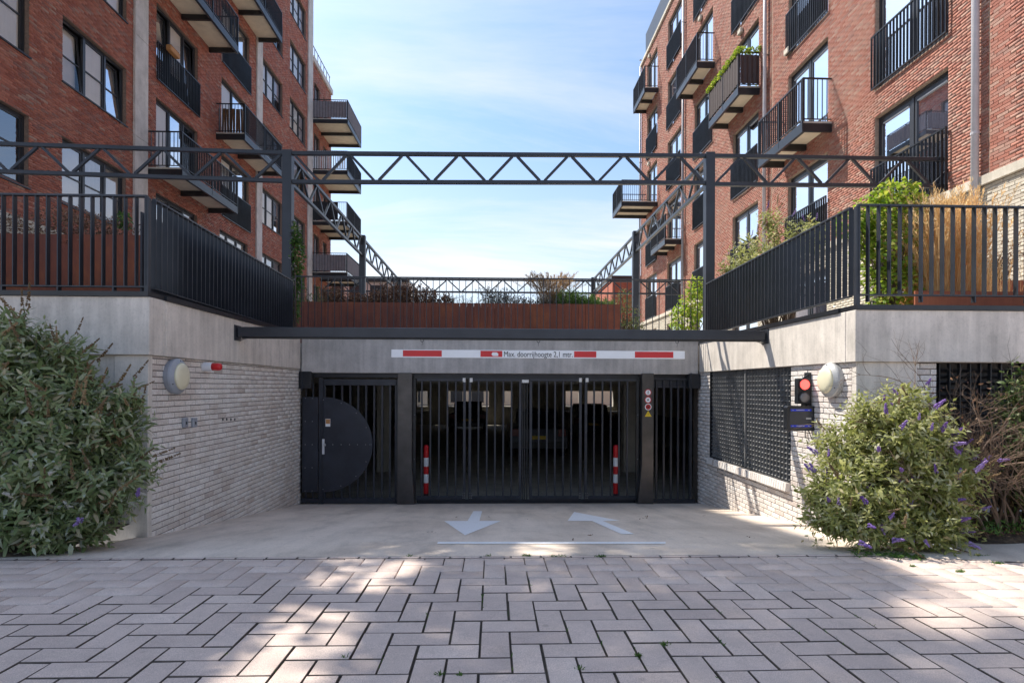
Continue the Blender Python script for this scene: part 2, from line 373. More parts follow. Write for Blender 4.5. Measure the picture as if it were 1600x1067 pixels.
M['leaf_straw'] = leafmat('dry straw blade', [(0,(.66,.42,.18)),(.5,(.82,.58,.29)),(1,(.90,.72,.44))], .65)
M['leaf_grey'] = leafmat('grey green stalk', [(0,(.10,.09,.07)),(.5,(.15,.15,.10)),(1,(.20,.14,.11))], .2)
M['twig'] = simple('bare twig', (.17,.115,.08), .9, var=.3, scale=12)
M['bark'] = simple('bush bark', (.13,.09,.06), .95, var=.3, scale=12)
M['petal_purple'] = leafmat('purple petals', [(0,(.22,.11,.40)),(.5,(.32,.19,.52)),(1,(.46,.33,.64))], .3)
M['petal_white'] = leafmat('white petals', [(0,(.60,.56,.50)),(1,(.78,.76,.70))], .3)
M['seed_brown'] = leafmat('brown seed head', [(0,(.13,.08,.035)),(.6,(.22,.14,.06)),(1,(.32,.22,.11))], .1)

# ------------------------------------------------------------------ brick laying
def brick_rects(u0, u1, z0, z1, holes, course, L, jt, jitter=0.0, seed=1, keep=None):
    rng = random.Random(seed); out = []; n = int((z1-z0)/course)
    for k in range(n+1):
        za = z0+k*course; zb = min(za+course-jt, z1)
        if zb-za < .012: continue
        zc = (za+zb)/2; iv = [(u0,u1)]
        for (a,b2,c,d) in holes:
            if c < zc < d:
                ni = []
                for (p,q) in iv:
                    if b2 <= p or a >= q: ni.append((p,q)); continue
                    if a > p: ni.append((p,a))
                    if b2 < q: ni.append((b2,q))
                iv = ni
        off = (k%2)*.5*L+rng.uniform(-jitter,jitter)*L
        for (p,q) in iv:
            x = math.floor((p-off)/L)*L+off
            while x < q:
                a = max(x,p); b2 = min(x+L-jt,q)
                if b2-a > .02:
                    if keep is None or keep((a+b2)/2, zc): out.append((a,b2,za,zb))
                x += L
    return out
def lay_bricks(parent, rects, O, U, Z, Nn, dep, mat, dist, nobj=300, bev=.003, name='brick'):
    """O + u*U + z*Z + o*Nn; the nearest nobj are objects, the rest one mesh"""
    O=np.array(O,float);U=np.array(U,float);Z=np.array(Z,float);Nn=np.array(Nn,float)
    rs = sorted(rects, key=dist); near = rs[:nobj]; far = rs[nobj:]; cache = {}; rng = random.Random(5)
    for (a,b2,c,d) in near:
        l = round(b2-a,2); h = round(d-c,3); key = (l,h)
        if key not in cache:
            mb = MB()
            def q(u,z,o): return tuple(U*u+Z*z+Nn*o)
            L2=l/2;H2=h/2;e=bev*1.6
            vs=[q(sx*L2,sz*H2,-.004) for sx,sz in((-1,-1),(1,-1),(1,1),(-1,1))]+[q(sx*L2,sz*H2,dep-e) for sx,sz in((-1,-1),(1,-1),(1,1),(-1,1))]+[q(sx*(L2-e),sz*(H2-e),dep) for sx,sz in((-1,-1),(1,-1),(1,1),(-1,1))]
            fs=[(i,(i+1)%4,(i+1)%4+4,i+4) for i in range(4)]+[(i+4,(i+1)%4+4,(i+1)%4+8,i+8) for i in range(4)]+[(8,9,10,11)]
            mb.add(vs,fs); cache[key]=mb.mesh(name,mat)
        p = O+U*(a+b2)/2+Z*(c+d)/2+Nn*rng.uniform(-.002,.0015)
        rep(name, cache[key], parent, tuple(p))
    if far:
        A = np.array(far); n = len(A); jit = RNG.uniform(-.002,.0015,n)
        e = bev
        def pts(us,zs,os): return O+us[:,None]*U+zs[:,None]*Z+os[:,None]*Nn
        a,b2,c,d = A.T; bk = np.full(n,-.004); fr = dep+jit
        rows = [pts(a,c,bk),pts(b2,c,bk),pts(b2,d,bk),pts(a,d,bk)]
        if bev > 0:
            rows += [pts(a,c,fr-e),pts(b2,c,fr-e),pts(b2,d,fr-e),pts(a,d,fr-e)]
            rows += [pts(a+e,c+e,fr),pts(b2-e,c+e,fr),pts(b2-e,d-e,fr),pts(a+e,d-e,fr)]
            fs = [(i,(i+1)%4,(i+1)%4+4,i+4) for i in range(4)]+[(i+4,(i+1)%4+4,(i+1)%4+8,i+8) for i in range(4)]+[(8,9,10,11)]
        else:
            rows += [pts(a,c,fr),pts(b2,c,fr),pts(b2,d,fr),pts(a,d,fr)]
            fs = [(i,(i+1)%4,(i+1)%4+4,i+4) for i in range(4)]+[(4,5,6,7)]
        k = len(rows); V = np.stack(rows,1).reshape(-1,3); Fb = np.array(fs)
        if np.dot(np.cross(U,Z),Nn) < 0: Fb = Fb[:,::-1]
        Fq = (Fb[None]+(np.arange(n)*k)[:,None,None]).reshape(-1,4)
        at = np.repeat(RNG.random(n), len(fs))
        np_mesh('brickwork', V, Fq, mat, at, parent)
def holed_sheet(mb, m, u0, u1, z0, z1, holes, o=0.0, reveal=.16):
    us = sorted({u0,u1,*[h[0] for h in holes],*[h[1] for h in holes]}); us=[u for u in us if u0<=u<=u1]
    zs = sorted({z0,z1,*[h[2] for h in holes],*[h[3] for h in holes]}); zs=[z for z in zs if z0<=z<=z1]
    for i in range(len(us)-1):
        for j in range(len(zs)-1):
            uc=(us[i]+us[i+1])/2; zc=(zs[j]+zs[j+1])/2
            if any(h[0]<uc<h[1] and h[2]<zc<h[3] for h in holes): continue
            mb.add([m(us[i],zs[j],o),m(us[i+1],zs[j],o),m(us[i+1],zs[j+1],o),m(us[i],zs[j+1],o)],[(0,1,2,3)])
    for (a,b2,c,d) in holes:
        for p,q in (((a,c),(b2,c)),((b2,c),(b2,d)),((b2,d),(a,d)),((a,d),(a,c))):
            mb.add([m(*p,o),m(*q,o),m(*q,o-reveal),m(*p,o-reveal)],[(0,1,2,3)])
# ================================================================== ground
def sheet(name, polys, mat, kind='structure'):
    mb = MB()
    for p in polys: mb.add(p, [tuple(range(len(p)))])
    return mb.build(name, mat, None, kind)
BACKX0, BACKX1 = -70, 70
def sz_(y): return street_z(y)-(.017 if 1<=y<=DE+.1 else .012)
sheet('street', [[(-60,-60,-1.22),(60,-60,-1.22),(60,-3,sz_(-3)),(-60,-3,sz_(-3))],[(-60,-3,sz_(-3)),(60,-3,sz_(-3)),(60,1.0,sz_(1.0)),(-60,1.0,sz_(1.0))],
                 [(-60,1.0,sz_(1.0)),(-8.75,1.0,sz_(1.0)),(-8.75,DE,sz_(DE)),(-60,DE,sz_(DE))],[(8.75,1.0,sz_(1.0)),(60,1.0,sz_(1.0)),(60,DE,sz_(DE)),(8.75,DE,sz_(DE))]], M['street'])
sheet('paver_bedding', [[(-8.75,1.0,sz_(1.0)),(8.75,1.0,sz_(1.0)),(8.75,DE+.06,sz_(DE)),(-8.75,DE+.06,sz_(DE))]], M['joint'])
sheet('ground', [[(-500,DE+.0,-1.40),(XL-.28,DE,-1.40),(XL-.28,60,-1.40),(-500,60,-1.40)],
                 [(XR+.28,DE,-1.40),(500,DE,-1.40),(500,60,-1.40),(XR+.28,60,-1.40)],
                 [(-500,60,-1.40),(500,60,-1.40),(500,1500,-1.40),(-500,1500,-1.40)],
                 [(-500,-600,-1.30),(500,-600,-1.30),(500,-60,-1.30),(-500,-60,-1.30)],
                 [(XL-.28,34.2,-1.40),(XR+.28,34.2,-1.40),(XR+.28,60,-1.40),(XL-.28,60,-1.40)]], M['earth'])
# herringbone pavers
L_P, W_P = .312, .156
xa, ya = on_street(751, 987); 
pave = bpy.data.objects.new('pavement', None); link(pave); pave['kind'] = 'structure'
def paver_mesh(l, w, h=.05, e=.0022):
    mb = MB(); a, b2 = l/2-.0048, w/2-.0048
    c = lambda x,y,z: [(-x,-y,z),(x,-y,z),(x,y,z),(-x,y,z)]
    mb.add(c(a,b2,-h)+c(a,b2,-e)+c(a-e,b2-e,0), [(i,(i+1)%4,(i+1)%4+4,i+4) for i in range(4)]+[(i+4,(i+1)%4+4,(i+1)%4+8,i+8) for i in range(4)]+[(8,9,10,11)])
    me = mb.mesh('paver', M['paver']); me.materials.append(M['paver_side'])
    for p in me.polygons:
        if abs(p.normal.z) < .85: p.material_index = 1
    return me
pm = paver_mesh(L_P, W_P); pm_half = paver_mesh(W_P, W_P)
tilt = math.atan(STS)
plist = []
ni = int(12/W_P); j0 = int((ya-1.0)/W_P)+2; jmax = int((DE-ya)/W_P)+1
edge_y = DE-.065
def right_edge(x):                        # the paving narrows on the right where the concrete kerb comes in
    return edge_y - max(0.0, (x-3.1))*.17
for j in range(-j0, jmax+1):
    for i in range(-ni, ni+1):
        k = (i+j) % 4
        x0 = xa+i*W_P; y0 = ya+j*W_P
        if k == 0: cx, cy, rz = x0+L_P/2, y0+W_P/2, 0
        elif k == 2: cx, cy, rz = x0+W_P/2, y0+L_P/2, R(90)
        else: continue
        ext = W_P/2 if rz == 0 else L_P/2
        if cy-ext > right_edge(cx)-.02 or cy < 1.0 or abs(cx-.1) > 8.6: continue
        cut = cy+ext-right_edge(cx)
        plist.append((cx,cy,rz,cut))
vis = lambda p: math.hypot(p[0]*.75, p[1]) if abs(p[0]) < p[1]*1.0+.3 else 50+p[1]
plist.sort(key=vis)
rngp = random.Random(3)
far_p = []
cutcache = {}
for n_, (cx,cy,rz,cut) in enumerate(plist):
    if cut > 0:
        ext = (W_P if rz == 0 else L_P)-cut
        if ext < .03: continue
        cyy = cy-cut/2; me_key = (rz != 0, round(ext,3))
        if me_key not in cutcache: cutcache[me_key] = paver_mesh(L_P if rz == 0 else W_P, ext)
        me_, rr, cy2 = cutcache[me_key], 0, cyy
    else: me_, rr, cy2 = pm, rz, cy
    zz = street_z(cy2)+rngp.uniform(-.0018,.0018)
    tx = -tilt if rr == 0 else 0; ry = -tilt if rr else 0
    rot = (tx+rngp.gauss(0,.0035), rngp.gauss(0,.0035), rr+rngp.gauss(0,.006)) if rr == 0 else (rngp.gauss(0,.0035), tilt+rngp.gauss(0,.0035), rr+rngp.gauss(0,.006))
    if n_ < 300: rep('paver', me_, pave, (cx+rngp.gauss(0,.001),cy2,zz), rot)
    else: far_p.append((me_, cx, cy2, zz, rr))
V=[];Fq=[];at=[]
for (me_,cx,cy,zz,rr) in far_p:
    vv = np.array([v.co[:] for v in me_.vertices]); ff = [tuple(p.vertices) for p in me_.polygons]
    if rr: vv = np.stack([-vv[:,1],vv[:,0],vv[:,2]],1)
    vv = vv+np.array([cx,cy,0]); vv[:,2] += ZE+STS*(DE-vv[:,1]) + rngp.uniform(-.0015,.0015)
    b0 = len(V)*12; V.append(vv); Fq += [tuple(i+b0 for i in f) for f in ff]; at += [rngp.random()]*len(ff)
if V: np_mesh('far_pavers', np.concatenate(V), np.array(Fq), M['paver'], np.array(at), pave)
# header course of cut pavers lying along the ramp edge
hx = -4.4
n_ = 0
hm = paver_mesh(.235, .056)
while hx < 3.1:
    rep('header_paver', hm, pave, (hx+.117, DE-.031, ZE+.0012+rngp.uniform(-.002,.001)), (-tilt,0,rngp.gauss(0,.004))); hx += .2395
# ramp down to the gate, then the garage floor
x1r = XR+.2
rampo = MB()
nx, ny = 30, 24
pts = []
for a in range(ny+1):
    y = DE+(DG+.6-DE)*a/ny
    for b2 in range(nx+1):
        xl = (-4.25 if a == 0 else -4.25+(XL-.1+4.25)*min(1,a/3)) ; xr = x1r
        x = xl+(xr-xl)*b2/nx; pts.append((x,y,ramp_z(y)))
for a in range(ny):
    for b2 in range(nx):
        i = a*(nx+1)+b2; rampo.f.append((i,i+1,i+nx+2,i+nx+1))
for b2 in range(nx):
    i = len(pts)+b2; rampo.f.append((b2,b2+1,i+1,i))
pts += [(p[0],p[1]+.0,p[2]-.25) for p in pts[:nx+1]]
rampo.v = pts
ro = rampo.build('ramp', M['ramp'], None, 'structure')
# concrete kerb strip on the right of the ramp mouth
sheet('kerb_strip', [[(XR+.18,DE,ZE+.002),(XR-.7,DE+.0,ZE+.003),(XR-.7,right_edge(3.0)+.004,ZE+.003),(9.5,right_edge(9.5)+.004,ZE+.006),(9.5,DE+.25,ZE+.006),(5.5,DE+.2,ZE+.004),(XR+.18,DE+.35,ZE+.004)]], M['ramp'])
def bed(name, x0, x1, y0, y1, hs, seed):
    rng = random.Random(seed); nx, ny = 40, 16; mb = MB()
    for j in range(ny+1):
        for i in range(nx+1):
            u=i/nx; v=j/ny; x=x0+(x1-x0)*u; y=y0+(y1-y0)*v
            e=min(u*8,(1-u)*8,v*5,1); mb.v.append((x,y,-1.38+e*hs+rng.uniform(-.015,.02)*e))
    for j in range(ny):
        for i in range(nx):
            a=j*(nx+1)+i; mb.f.append((a,a+1,a+nx+2,a+nx+1))
    return mb.build(name, M['soil'], None, 'structure')
bed('soil_bed', -8.7, XL-.15, DE-.01, 5.95, .10, 1)
bed('soil_bed', XR+.22, 10, DE+.2, 5.85, .09, 2)
kb = thing('kerb_block', 'low mossy concrete kerb half hidden under the left bush beside the ramp', 'kerb')
MB().bar((-4.25,5.0,-1.33),(-3.72,5.7,-1.36),.10,.16).build('kerb_stone', M['kerb'], kb, bevel=.01)

# road markings lie on the ramp
def mark(name, poly, label, cat='road marking', lift=.004):
    pts = [on_ramp(*p) for p in poly]; mb = MB()
    mb.add([(x,y,ramp_z(y)+lift) for x,y in pts], [tuple(range(len(pts)))])
    o = mb.build(name, M['mark_paint']); props(o, label, cat, 'painted markings on the ramp'); return o
mark('road_arrow', [(739.7,798.5),(753.4,798.5),(749,813.8),(783,813.8),(726.6,836.4),(693.8,814),(730.6,813.8)], 'white painted arrow on the ramp pointing towards the street')
mark('road_arrow', [(897,799.7),(968,813.3),(942,814),(991.7,834.6),(971,834.6),(925,814),(886.7,813.8)], 'white painted arrow on the ramp pointing into the garage')
mark('stop_line', [(684,846.5),(1040,846.5),(1040,849.8),(683,849.8)], 'thin white line painted across the ramp in front of both arrows')

# ================================================================== concrete fascias and side walls
ZT = .875; ZB = .30                      # top and underside of the fascia
YF = 5.80                                # front plane of the fascias
def panel(mb_args, name, mat, parent): return MB().box(*mb_args).build(name, mat, parent, bevel=.006)
xfl = at_y(233, 560, YF)[0]; xfr = at_y(1337, 565, YF)[0]
fl = thing('concrete_fascia', 'pale concrete band over the left wall, turning the corner above the bush', 'concrete beam')
panel((-9.5,-6.42,YF,YF+.25,ZB,ZT), 'panel', M['concrete'], fl); panel((-6.41,xfl,YF,YF+.25,ZB,ZT), 'panel', M['concrete'], fl)
ys = [YF+.255, 5.98+.16, 8.05, DG-.2]
panel((xfl-.25,xfl,YF+.252,6.10,ZB,ZT), 'panel', M['concrete'], fl); panel((xfl-.25,xfl,6.103,8.9,ZB,ZT), 'panel', M['concrete'], fl); panel((xfl-.25,xfl,8.906,DG-.12,ZB,ZT), 'panel', M['concrete'], fl)
fr = thing('concrete_fascia', 'pale concrete band over the right wall, sunlit on its long side', 'concrete beam')
panel((xfr,6.9,YF,YF+.17,ZB-.03,ZT-.07), 'panel', M['concrete'], fr); panel((6.91,11,YF,YF+.25,ZB-.03,ZT-.07), 'panel', M['concrete'], fr)
panel((xfr,xfr+.25,5.974,DG-.12,ZB-.03,ZT-.07), 'panel', M['concrete'], fr)
# coping along the tops
for side,(x,s,lab) in {'l':(xfl,-1,'dark metal coping on the left concrete band'),'r':(xfr,1,'dark metal coping on the right concrete band')}.items():
    zt = ZT if s < 0 else ZT-.07
    cp = thing('coping', lab, 'coping')
    x2 = -9.5 if s < 0 else 11
    segs = 3
    for k in range(segs):
        a = x+(x2-x)*k/segs; b2 = x+(x2-x)*(k+1)/segs-.003*s*-1
        MB().box(min(a,b2)+.002,max(a,b2)-.002,YF-.02,YF+.27,zt+.002,zt+.05).build('coping_piece', M['metal_b'], cp)
    for k in range(3):
        y0 = YF+.273+(DG-.12-YF-.273)*k/3; y1 = YF+.273+(DG-.12-YF-.273)*(k+1)/3-.004
        MB().box(min(x-.02*-s*-1,x+.27*s),max(x-.02*s,x+.27*s),y0,y1,zt+.002,zt+.05).build('coping_piece', M['metal_b'], cp)
# deck slab behind the fascias (roof of the garage)
dk = MB(); dk.box(-30,xfl-.26,YF+.26,DG-.1,ZB+.15,ZT-.02); dk.box(xfr+.26,30,YF+.26,DG-.1,ZB+.12,ZT-.09); dk.box(-30,30,DG+.17,34,ZB+.12,ZT-.1)
dk.build('deck', M['garage_c'], None, 'structure')
# side walls
XLW = xfl-.035; XRW = xfr+.035
Hm = [ ]
COURSE = .0625; LEN = .222; JT = .008
wl = thing('brick_wall', 'whitewashed brick wall on the left of the ramp with a round lamp', 'brick wall')
yc0 = at_x(237.5, 700, XLW)[0]
MB().box(XLW-.3,XLW-.010,yc0,DG+.3,-2.6,ZB-.002).build('backing', M['mortar_w'], wl)
rl = brick_rects(yc0+.002, DG+.05, -2.16, ZB-.004, [], COURSE, LEN, JT, 0, 1, lambda u,z: z > ramp_z(u)-.04)
lay_bricks(wl, rl, (XLW-.010,0,0), (0,1,0), (0,0,1), (1,0,0), .010, M['white_brick'], lambda r:(r[0]), 300)
cl = thing('concrete_column', 'narrow concrete corner column at the end of the left brick wall', 'concrete column')
xcl = XLW+.004
MB().box(xcl-.33,xcl,YF+.035,yc0-.004,-1.7,ZB-.002).build('shaft', M['concrete'], cl, bevel=.004)
rw0 = thing('retaining_wall', 'plain concrete wall behind the left bush', 'concrete wall')
MB().box(-9.5,xcl-.332,YF+.05,YF+.3,-1.6,ZB-.002).build('wall_panel', M['concrete'], rw0)
wr = thing('brick_wall', 'sunlit whitewashed brick wall on the right of the ramp with the black louvre', 'brick wall')
yc1 = at_x(1331, 650, XRW)[0]
gy0 = at_x(1235.5, 660, XRW)[0]; gy1 = at_x(1109, 650, XRW)[0]; gz0 = -1.205; gz1 = ZB-.035
holes = [(gy0,gy1,gz0,gz1+.2)]
mb = MB(); mR = lambda u,z,o:(XRW+.010-o,u,z)
holed_sheet(mb, mR, yc1, DG+.3, -2.6, ZB-.032, holes, 0, .30)
mb.build('backing', M['mortar_w'], wr)
rr_ = brick_rects(yc1+.002, DG+.05, -2.16, ZB-.034, [(gy0,gy1,gz0-.112,gz1+.3)], COURSE, LEN, JT, 0, 2, lambda u,z: z > ramp_z(u)-.04)
lay_bricks(wr, rr_, (XRW+.010,0,0), (0,1,0), (0,0,1), (-1,0,0), .010, M['white_brick'], lambda r:(r[0]), 290)
# soldier course under the louvre
sm = MB().box(-.055,.012,-.026,.026,-.052,.052).mesh('soldier_brick', M['white_brick'])
n = int((gy1-gy0)/.0625)
for k in range(n): rep('soldier_brick', sm, wr, (XRW-.006,gy0+.031+k*.0625,gz0-.054), (random.gauss(0,.01),R(8),0))
cr = thing('concrete_column', 'broad concrete corner column at the end of the right brick wall', 'concrete column')
xcr = at_y(1433, 580, YF+.04)[0]
MB().box(XRW-.004,xcr,YF+.035,yc1-.004,-1.7,ZB-.032).build('shaft', M['concrete'], cr, bevel=.004)
# front facing wall right of the column
wf = thing('brick_wall', 'short stretch of white brick between the right column and the vent', 'brick wall')
xw2 = at_y(1462, 580, YF+.06)[0]
MB().box(xcr+.003,xw2,YF+.06,YF+.35,-1.6,ZB-.034).build('backing', M['mortar_w'], wf)
rf = brick_rects(xcr+.004, xw2, -1.42, ZB-.036, [], COURSE, LEN, JT, 0, 3)
lay_bricks(wf, rf, (0,YF+.06,0), (1,0,0), (0,0,1), (0,-1,0), .010, M['white_brick'], lambda r:-r[2], 290)
# big vent to the right
vt = thing('vent_grille', 'dark louvred vent under the concrete band behind the bare bush', 'vent grille')
MB().box(xw2+.002,11,YF+.16,YF+.2,-1.5,ZB-.035).build('back_panel', M['room'], vt)
sv = MB().bar((xw2+.01,0,0),(11,0,0),.05,.006).mesh('slat', M['metal_b'])
k = 0
while -1.2+k*.066 < ZB-.07:
    rep('slat', sv, vt, (0,YF+.12,-1.2+k*.066), (R(-35),0,0)); k += 1
fv = MB().box(-.004,.004,-.02,.02,-1.25,ZB-.036).mesh('fin', M['metal_b'])
for i in range(24): rep('fin', fv, vt, (xw2+.06+i*.11,YF+.10,0))
MB().box(xw2+.002,11,YF+.06,YF+.34,-1.6,-1.25).build('sill_wall', M['concrete_d'], vt)
# egg-crate louvre in the right wall, in two bays
lv = thing('louvre_panel', 'black egg-crate louvre in the right brick wall, left of the traffic light', 'louvre')
ymid = at_x(1163.5, 650, XRW)[0]
MB().box(XRW+.14,XRW+.16,gy0,gy1,gz0,gz1+.05).build('back_panel', M['room'], lv)
xg = XRW+.045
MB().box(xg-.045,xg+.05,ymid-.018,ymid+.018,gz0,gz1+.03).build('mullion', M['louvre'], lv)
fb = MB()
for (a,b2) in ((gy0,gy0+.02),(gy1-.02,gy1)): MB().box(xg-.045,xg+.05,a,b2,gz0,gz1+.03).build('frame_post', M['metal_b'], lv)
MB().box(xg-.045,xg+.05,gy0+.021,ymid-.019,gz0+.001,gz0+.02).build('frame_rail', M['metal_b'], lv)
MB().box(xg-.045,xg+.05,ymid+.019,gy1-.021,gz0+.001,gz0+.02).build('frame_rail', M['metal_b'], lv)
rows = 22; pz = (gz1+.03-gz0-.03)/rows
for (a,b2) in ((gy0+.021,ymid-.019),(ymid+.019,gy1-.021)):
    bl = MB().bar((0,a,0),(0,b2,0),.062,.004).mesh('slat', M['louvre'])
    fn = MB().box(-.040,.03,-.0025,.0025,gz0+.021,gz1+.03).mesh('fin', M['louvre'])
    for r_ in range(rows): rep('slat', bl, lv, (xg+.002,0,gz0+.045+r_*pz), (0,R(-32),0))
    nf = int((b2-a)/.0935)
    for c_ in range(1,nf+1): rep('fin', fn, lv, (xg+.004,a+(b2-a)*c_/(nf+1),0))

# ================================================================== beam over the gate
lb = thing('concrete_lintel', 'long grey concrete beam directly above the garage gate', 'concrete beam')
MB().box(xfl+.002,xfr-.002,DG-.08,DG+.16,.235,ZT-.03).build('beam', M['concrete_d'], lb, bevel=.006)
MB().box(xfl+.002,xfr-.002,DG-.10,DG+.17,ZT-.028,ZT+.02).build('coping_piece', M['metal_b'], lb)

# ================================================================== garage interior
GF = ramp_z(DG+.6); YB = 34.0; gx0, gx1 = -9.0, 8.4
sheet('garage_floor', [[(gx0,DG+.55,GF),(gx1,DG+.55,GF),(gx1,YB,GF-.05),(gx0,YB,GF-.05)]], M['garage_c'])
mb = MB(); mb.box(gx0,gx1,DG+.17,YB,ZB+.0,ZB+.10)
for y in (15,19.5,24,28.5): mb.box(gx0,gx1,y-.15,y+.15,ZB-.22,ZB-.002)
mb.build('garage_ceiling', M['garage_c'], None, 'structure')
mb = MB(); mb.box(gx0-.2,gx0,DG+.3,YB,-2.8,ZB+.1); mb.box(gx1,gx1+.2,DG+.3,YB,-2.8,ZB+.1)
mb.box(gx0,XLW-.31,DG+.17,DG+.35,-2.8,ZB); mb.box(XRW+.32,gx1,DG+.17,DG+.35,-2.8,ZB)
mb.build('garage_side_wall', M['garage_c'], None, 'structure')
# back wall with openings to daylight
bh = []
for (a,b2) in ((652,668),(700,764),(787,799),(884,905),(918,958),(1022,1080)):
    bh.append((at_y(a,620,YB)[0], at_y(b2,620,YB)[0], at_y((a+b2)/2,635,YB)[1], at_y((a+b2)/2,611,YB)[1]))
mb = MB(); holed_sheet(mb, lambda u,z,o:(u,YB-o,z), gx0, gx1, -2.8, ZB+.1, bh, 0, .25)
mb.build('garage_back_wall', M['garage_c'], None, 'structure')
gc = None
for (px,y) in ((600,15),(982,15),(640,21),(984,19.5),(1000,24),(560,19)):
    x = at_y(px,690,y)[0]
    o = thing('garage_column', {600:'square concrete column inside behind the side door bars',982:'square concrete column inside behind the rightmost folding leaf',640:'concrete column deeper inside near the left gate pillar',984:'second concrete column in line deep behind the right folding leaf',1000:'farthest concrete column on the right inside the garage',560:'concrete column deep inside behind the half round plate'}[px], 'column', 'concrete columns in the garage')
    MB().box(x-.16,x+.16,y-.16,y+.16,-2.8,ZB-.23).build('shaft', M['garage_c'], o, bevel=.01)

# parked cars in the dark
def car(px, y, label, body, plate=True):
    x = at_y(px, 650, y)[0]; c = thing('parked_car', label, 'car', 'cars parked in the garage', (x,y,GF-.02))
    W = .88
    prof = [(0,.32),(0,.62),(.06,.92),(.30,1.02),(.62,1.44),(1.9,1.47),(2.75,1.02),(3.85,.86),(4.1,.60),(4.1,.32)]
    mb = MB(); secs = []
    for (sx,yy) in ((-1,0),(1,0)): pass
    n = len(prof); vs = []
    for (wx, inset) in ((-W,1),(-W+.10,0),(W-.10,0),(W,1)):
        for (yy,zz) in prof:
            z2 = zz; x2 = wx
            if inset:
                if zz > 1.0: x2 = wx*.74; z2 = zz-.05
                else: z2 = max(.36,min(zz,.9)) if zz > .85 else zz
            else: x2 = wx*(.80 if zz > 1.0 else 1)
            vs.append((x2,yy,z2))
    fs = []
    for s_ in range(3):
        for i in range(n): fs.append((s_*n+i, s_*n+(i+1)%n, (s_+1)*n+(i+1)%n, (s_+1)*n+i))
    fs.append(tuple(range(n))[::-1]); fs.append(tuple(range(3*n,4*n)))
    mb.add(vs, fs); mb.build('body', body, c, smooth=False)
    MB().add([(-.58,.305,1.06),(.58,.305,1.06),(.50,.585,1.40),(-.50,.585,1.40)],[(0,1,2,3)]).build('rear_window', M['glass'], c)
    for s_ in (-1,1):
        MB().box(min(s_*.60,s_*.84),max(s_*.60,s_*.84),-.012,.05,.70,.92).build('tail_light', M['tail_red'], c, bevel=.01)
        MB().add([(s_*.70,.75,1.04),(s_*.70,2.4,1.04),(s_*.655,1.9,1.40),(s_*.655,.85,1.40)],[(0,1,2,3)]).build('side_window', M['glass'], c)
        for wy in (.75,3.3):
            wo = MB().lathe((s_*.80,wy,.31),(s_,0,0),[(-.10,.27),(-.09,.31),(.07,.31),(.09,.27)],20).build('wheel', M['rubber'], c)
            MB().lathe((s_*.80,wy,.31),(s_,0,0),[(.05,.20),(.095,.19),(.10,.05)],14).build('rim', M['galv'], wo)
    MB().box(-.80,.80,-.05,.0,.36,.52).build('bumper', M['metal_b'], c, bevel=.015)
    MB().box(-.26,.26,-.018,-.004,.60,.71).build('number_plate', M['yellow'], c)
car(842, 17.6, 'dark hatchback parked rear on behind the middle gate leaves', M['sheet'])
car(929, 24.0, 'dark car parked farther back behind the fourth gate leaf', M['metal_b'])
car(730, 27.0, 'dark car in silhouette at the back on the left below the openings', M['room'])

# ================================================================== gate
def gp(px, py=690): return at_y(px, py, DG)[0]
def gzz(py, px=780): return at_y(px, py, DG)[1]
def gbox(mb, x0, x1, y0, y1, d0=-.03, d1=.03, Y=DG):
    mb.box(gp(x0), gp(x1), Y+d0, Y+d1, gzz(y1,(x0+x1)/2), gzz(y0,(x0+x1)/2)); return mb
def gpart(name, x0,x1,y0,y1, mat, parent, d0=-.03, d1=.03, bevel=.003): return gbox(MB(),x0,x1,y0,y1,d0,d1).build(name, mat, parent, bevel=bevel)
# head frame over everything
hf = thing('gate_head_frame', 'dark steel head rail right under the concrete lintel', 'steel frame')
gpart('head_rail', 470,1092,583.5,590.5, M['gate'], hf, .06,.14); 
gpart('track', 646,1000,589,592.5, M['metal_b'], hf, .0,.055)
for (a,b2,lab) in ((470,489,'black drive box in the top left corner of the gate opening'),(1072.5,1090,'black drive box in the top right corner of the gate opening')):
    o = thing('drive_box', lab, 'motor box'); gpart('housing', a,b2,580.5 if a<800 else 584,607, M['metal_b'], o, -.12,.05, .008)
    gpart('cable_cover', a+4 if a<800 else a+2, a+6 if a<800 else a+4, 583,610, M['gate'], o, -.135,-.122, 0)
# side door
pd_ = thing('side_door', 'dark barred side door with a half round plate on the left of the gate', 'gate')
gpart('frame_post', 498.5,505.5,590.5,789, M['gate'], pd_); gpart('frame_post', 619.5,622,592.5,786, M['gate'], pd_)
gpart('top_rail', 506,619,592.5,602, M['gate'], pd_); gpart('bottom_rail', 506,619,777.5,785.5, M['gate'], pd_)
gpart('stile', 506,509,602.5,777, M['gate'], pd_,-.02,.02); gpart('stile', 617,619.3,602.5,777, M['gate'], pd_,-.02,.02)
for x in (521.5,534.2,546.9,559.4,571.8,584.4,597,609.3): gpart('bar', x-1.5,x+1.5,602.3,777.3, M['gate'], pd_, -.0,.025, .002)
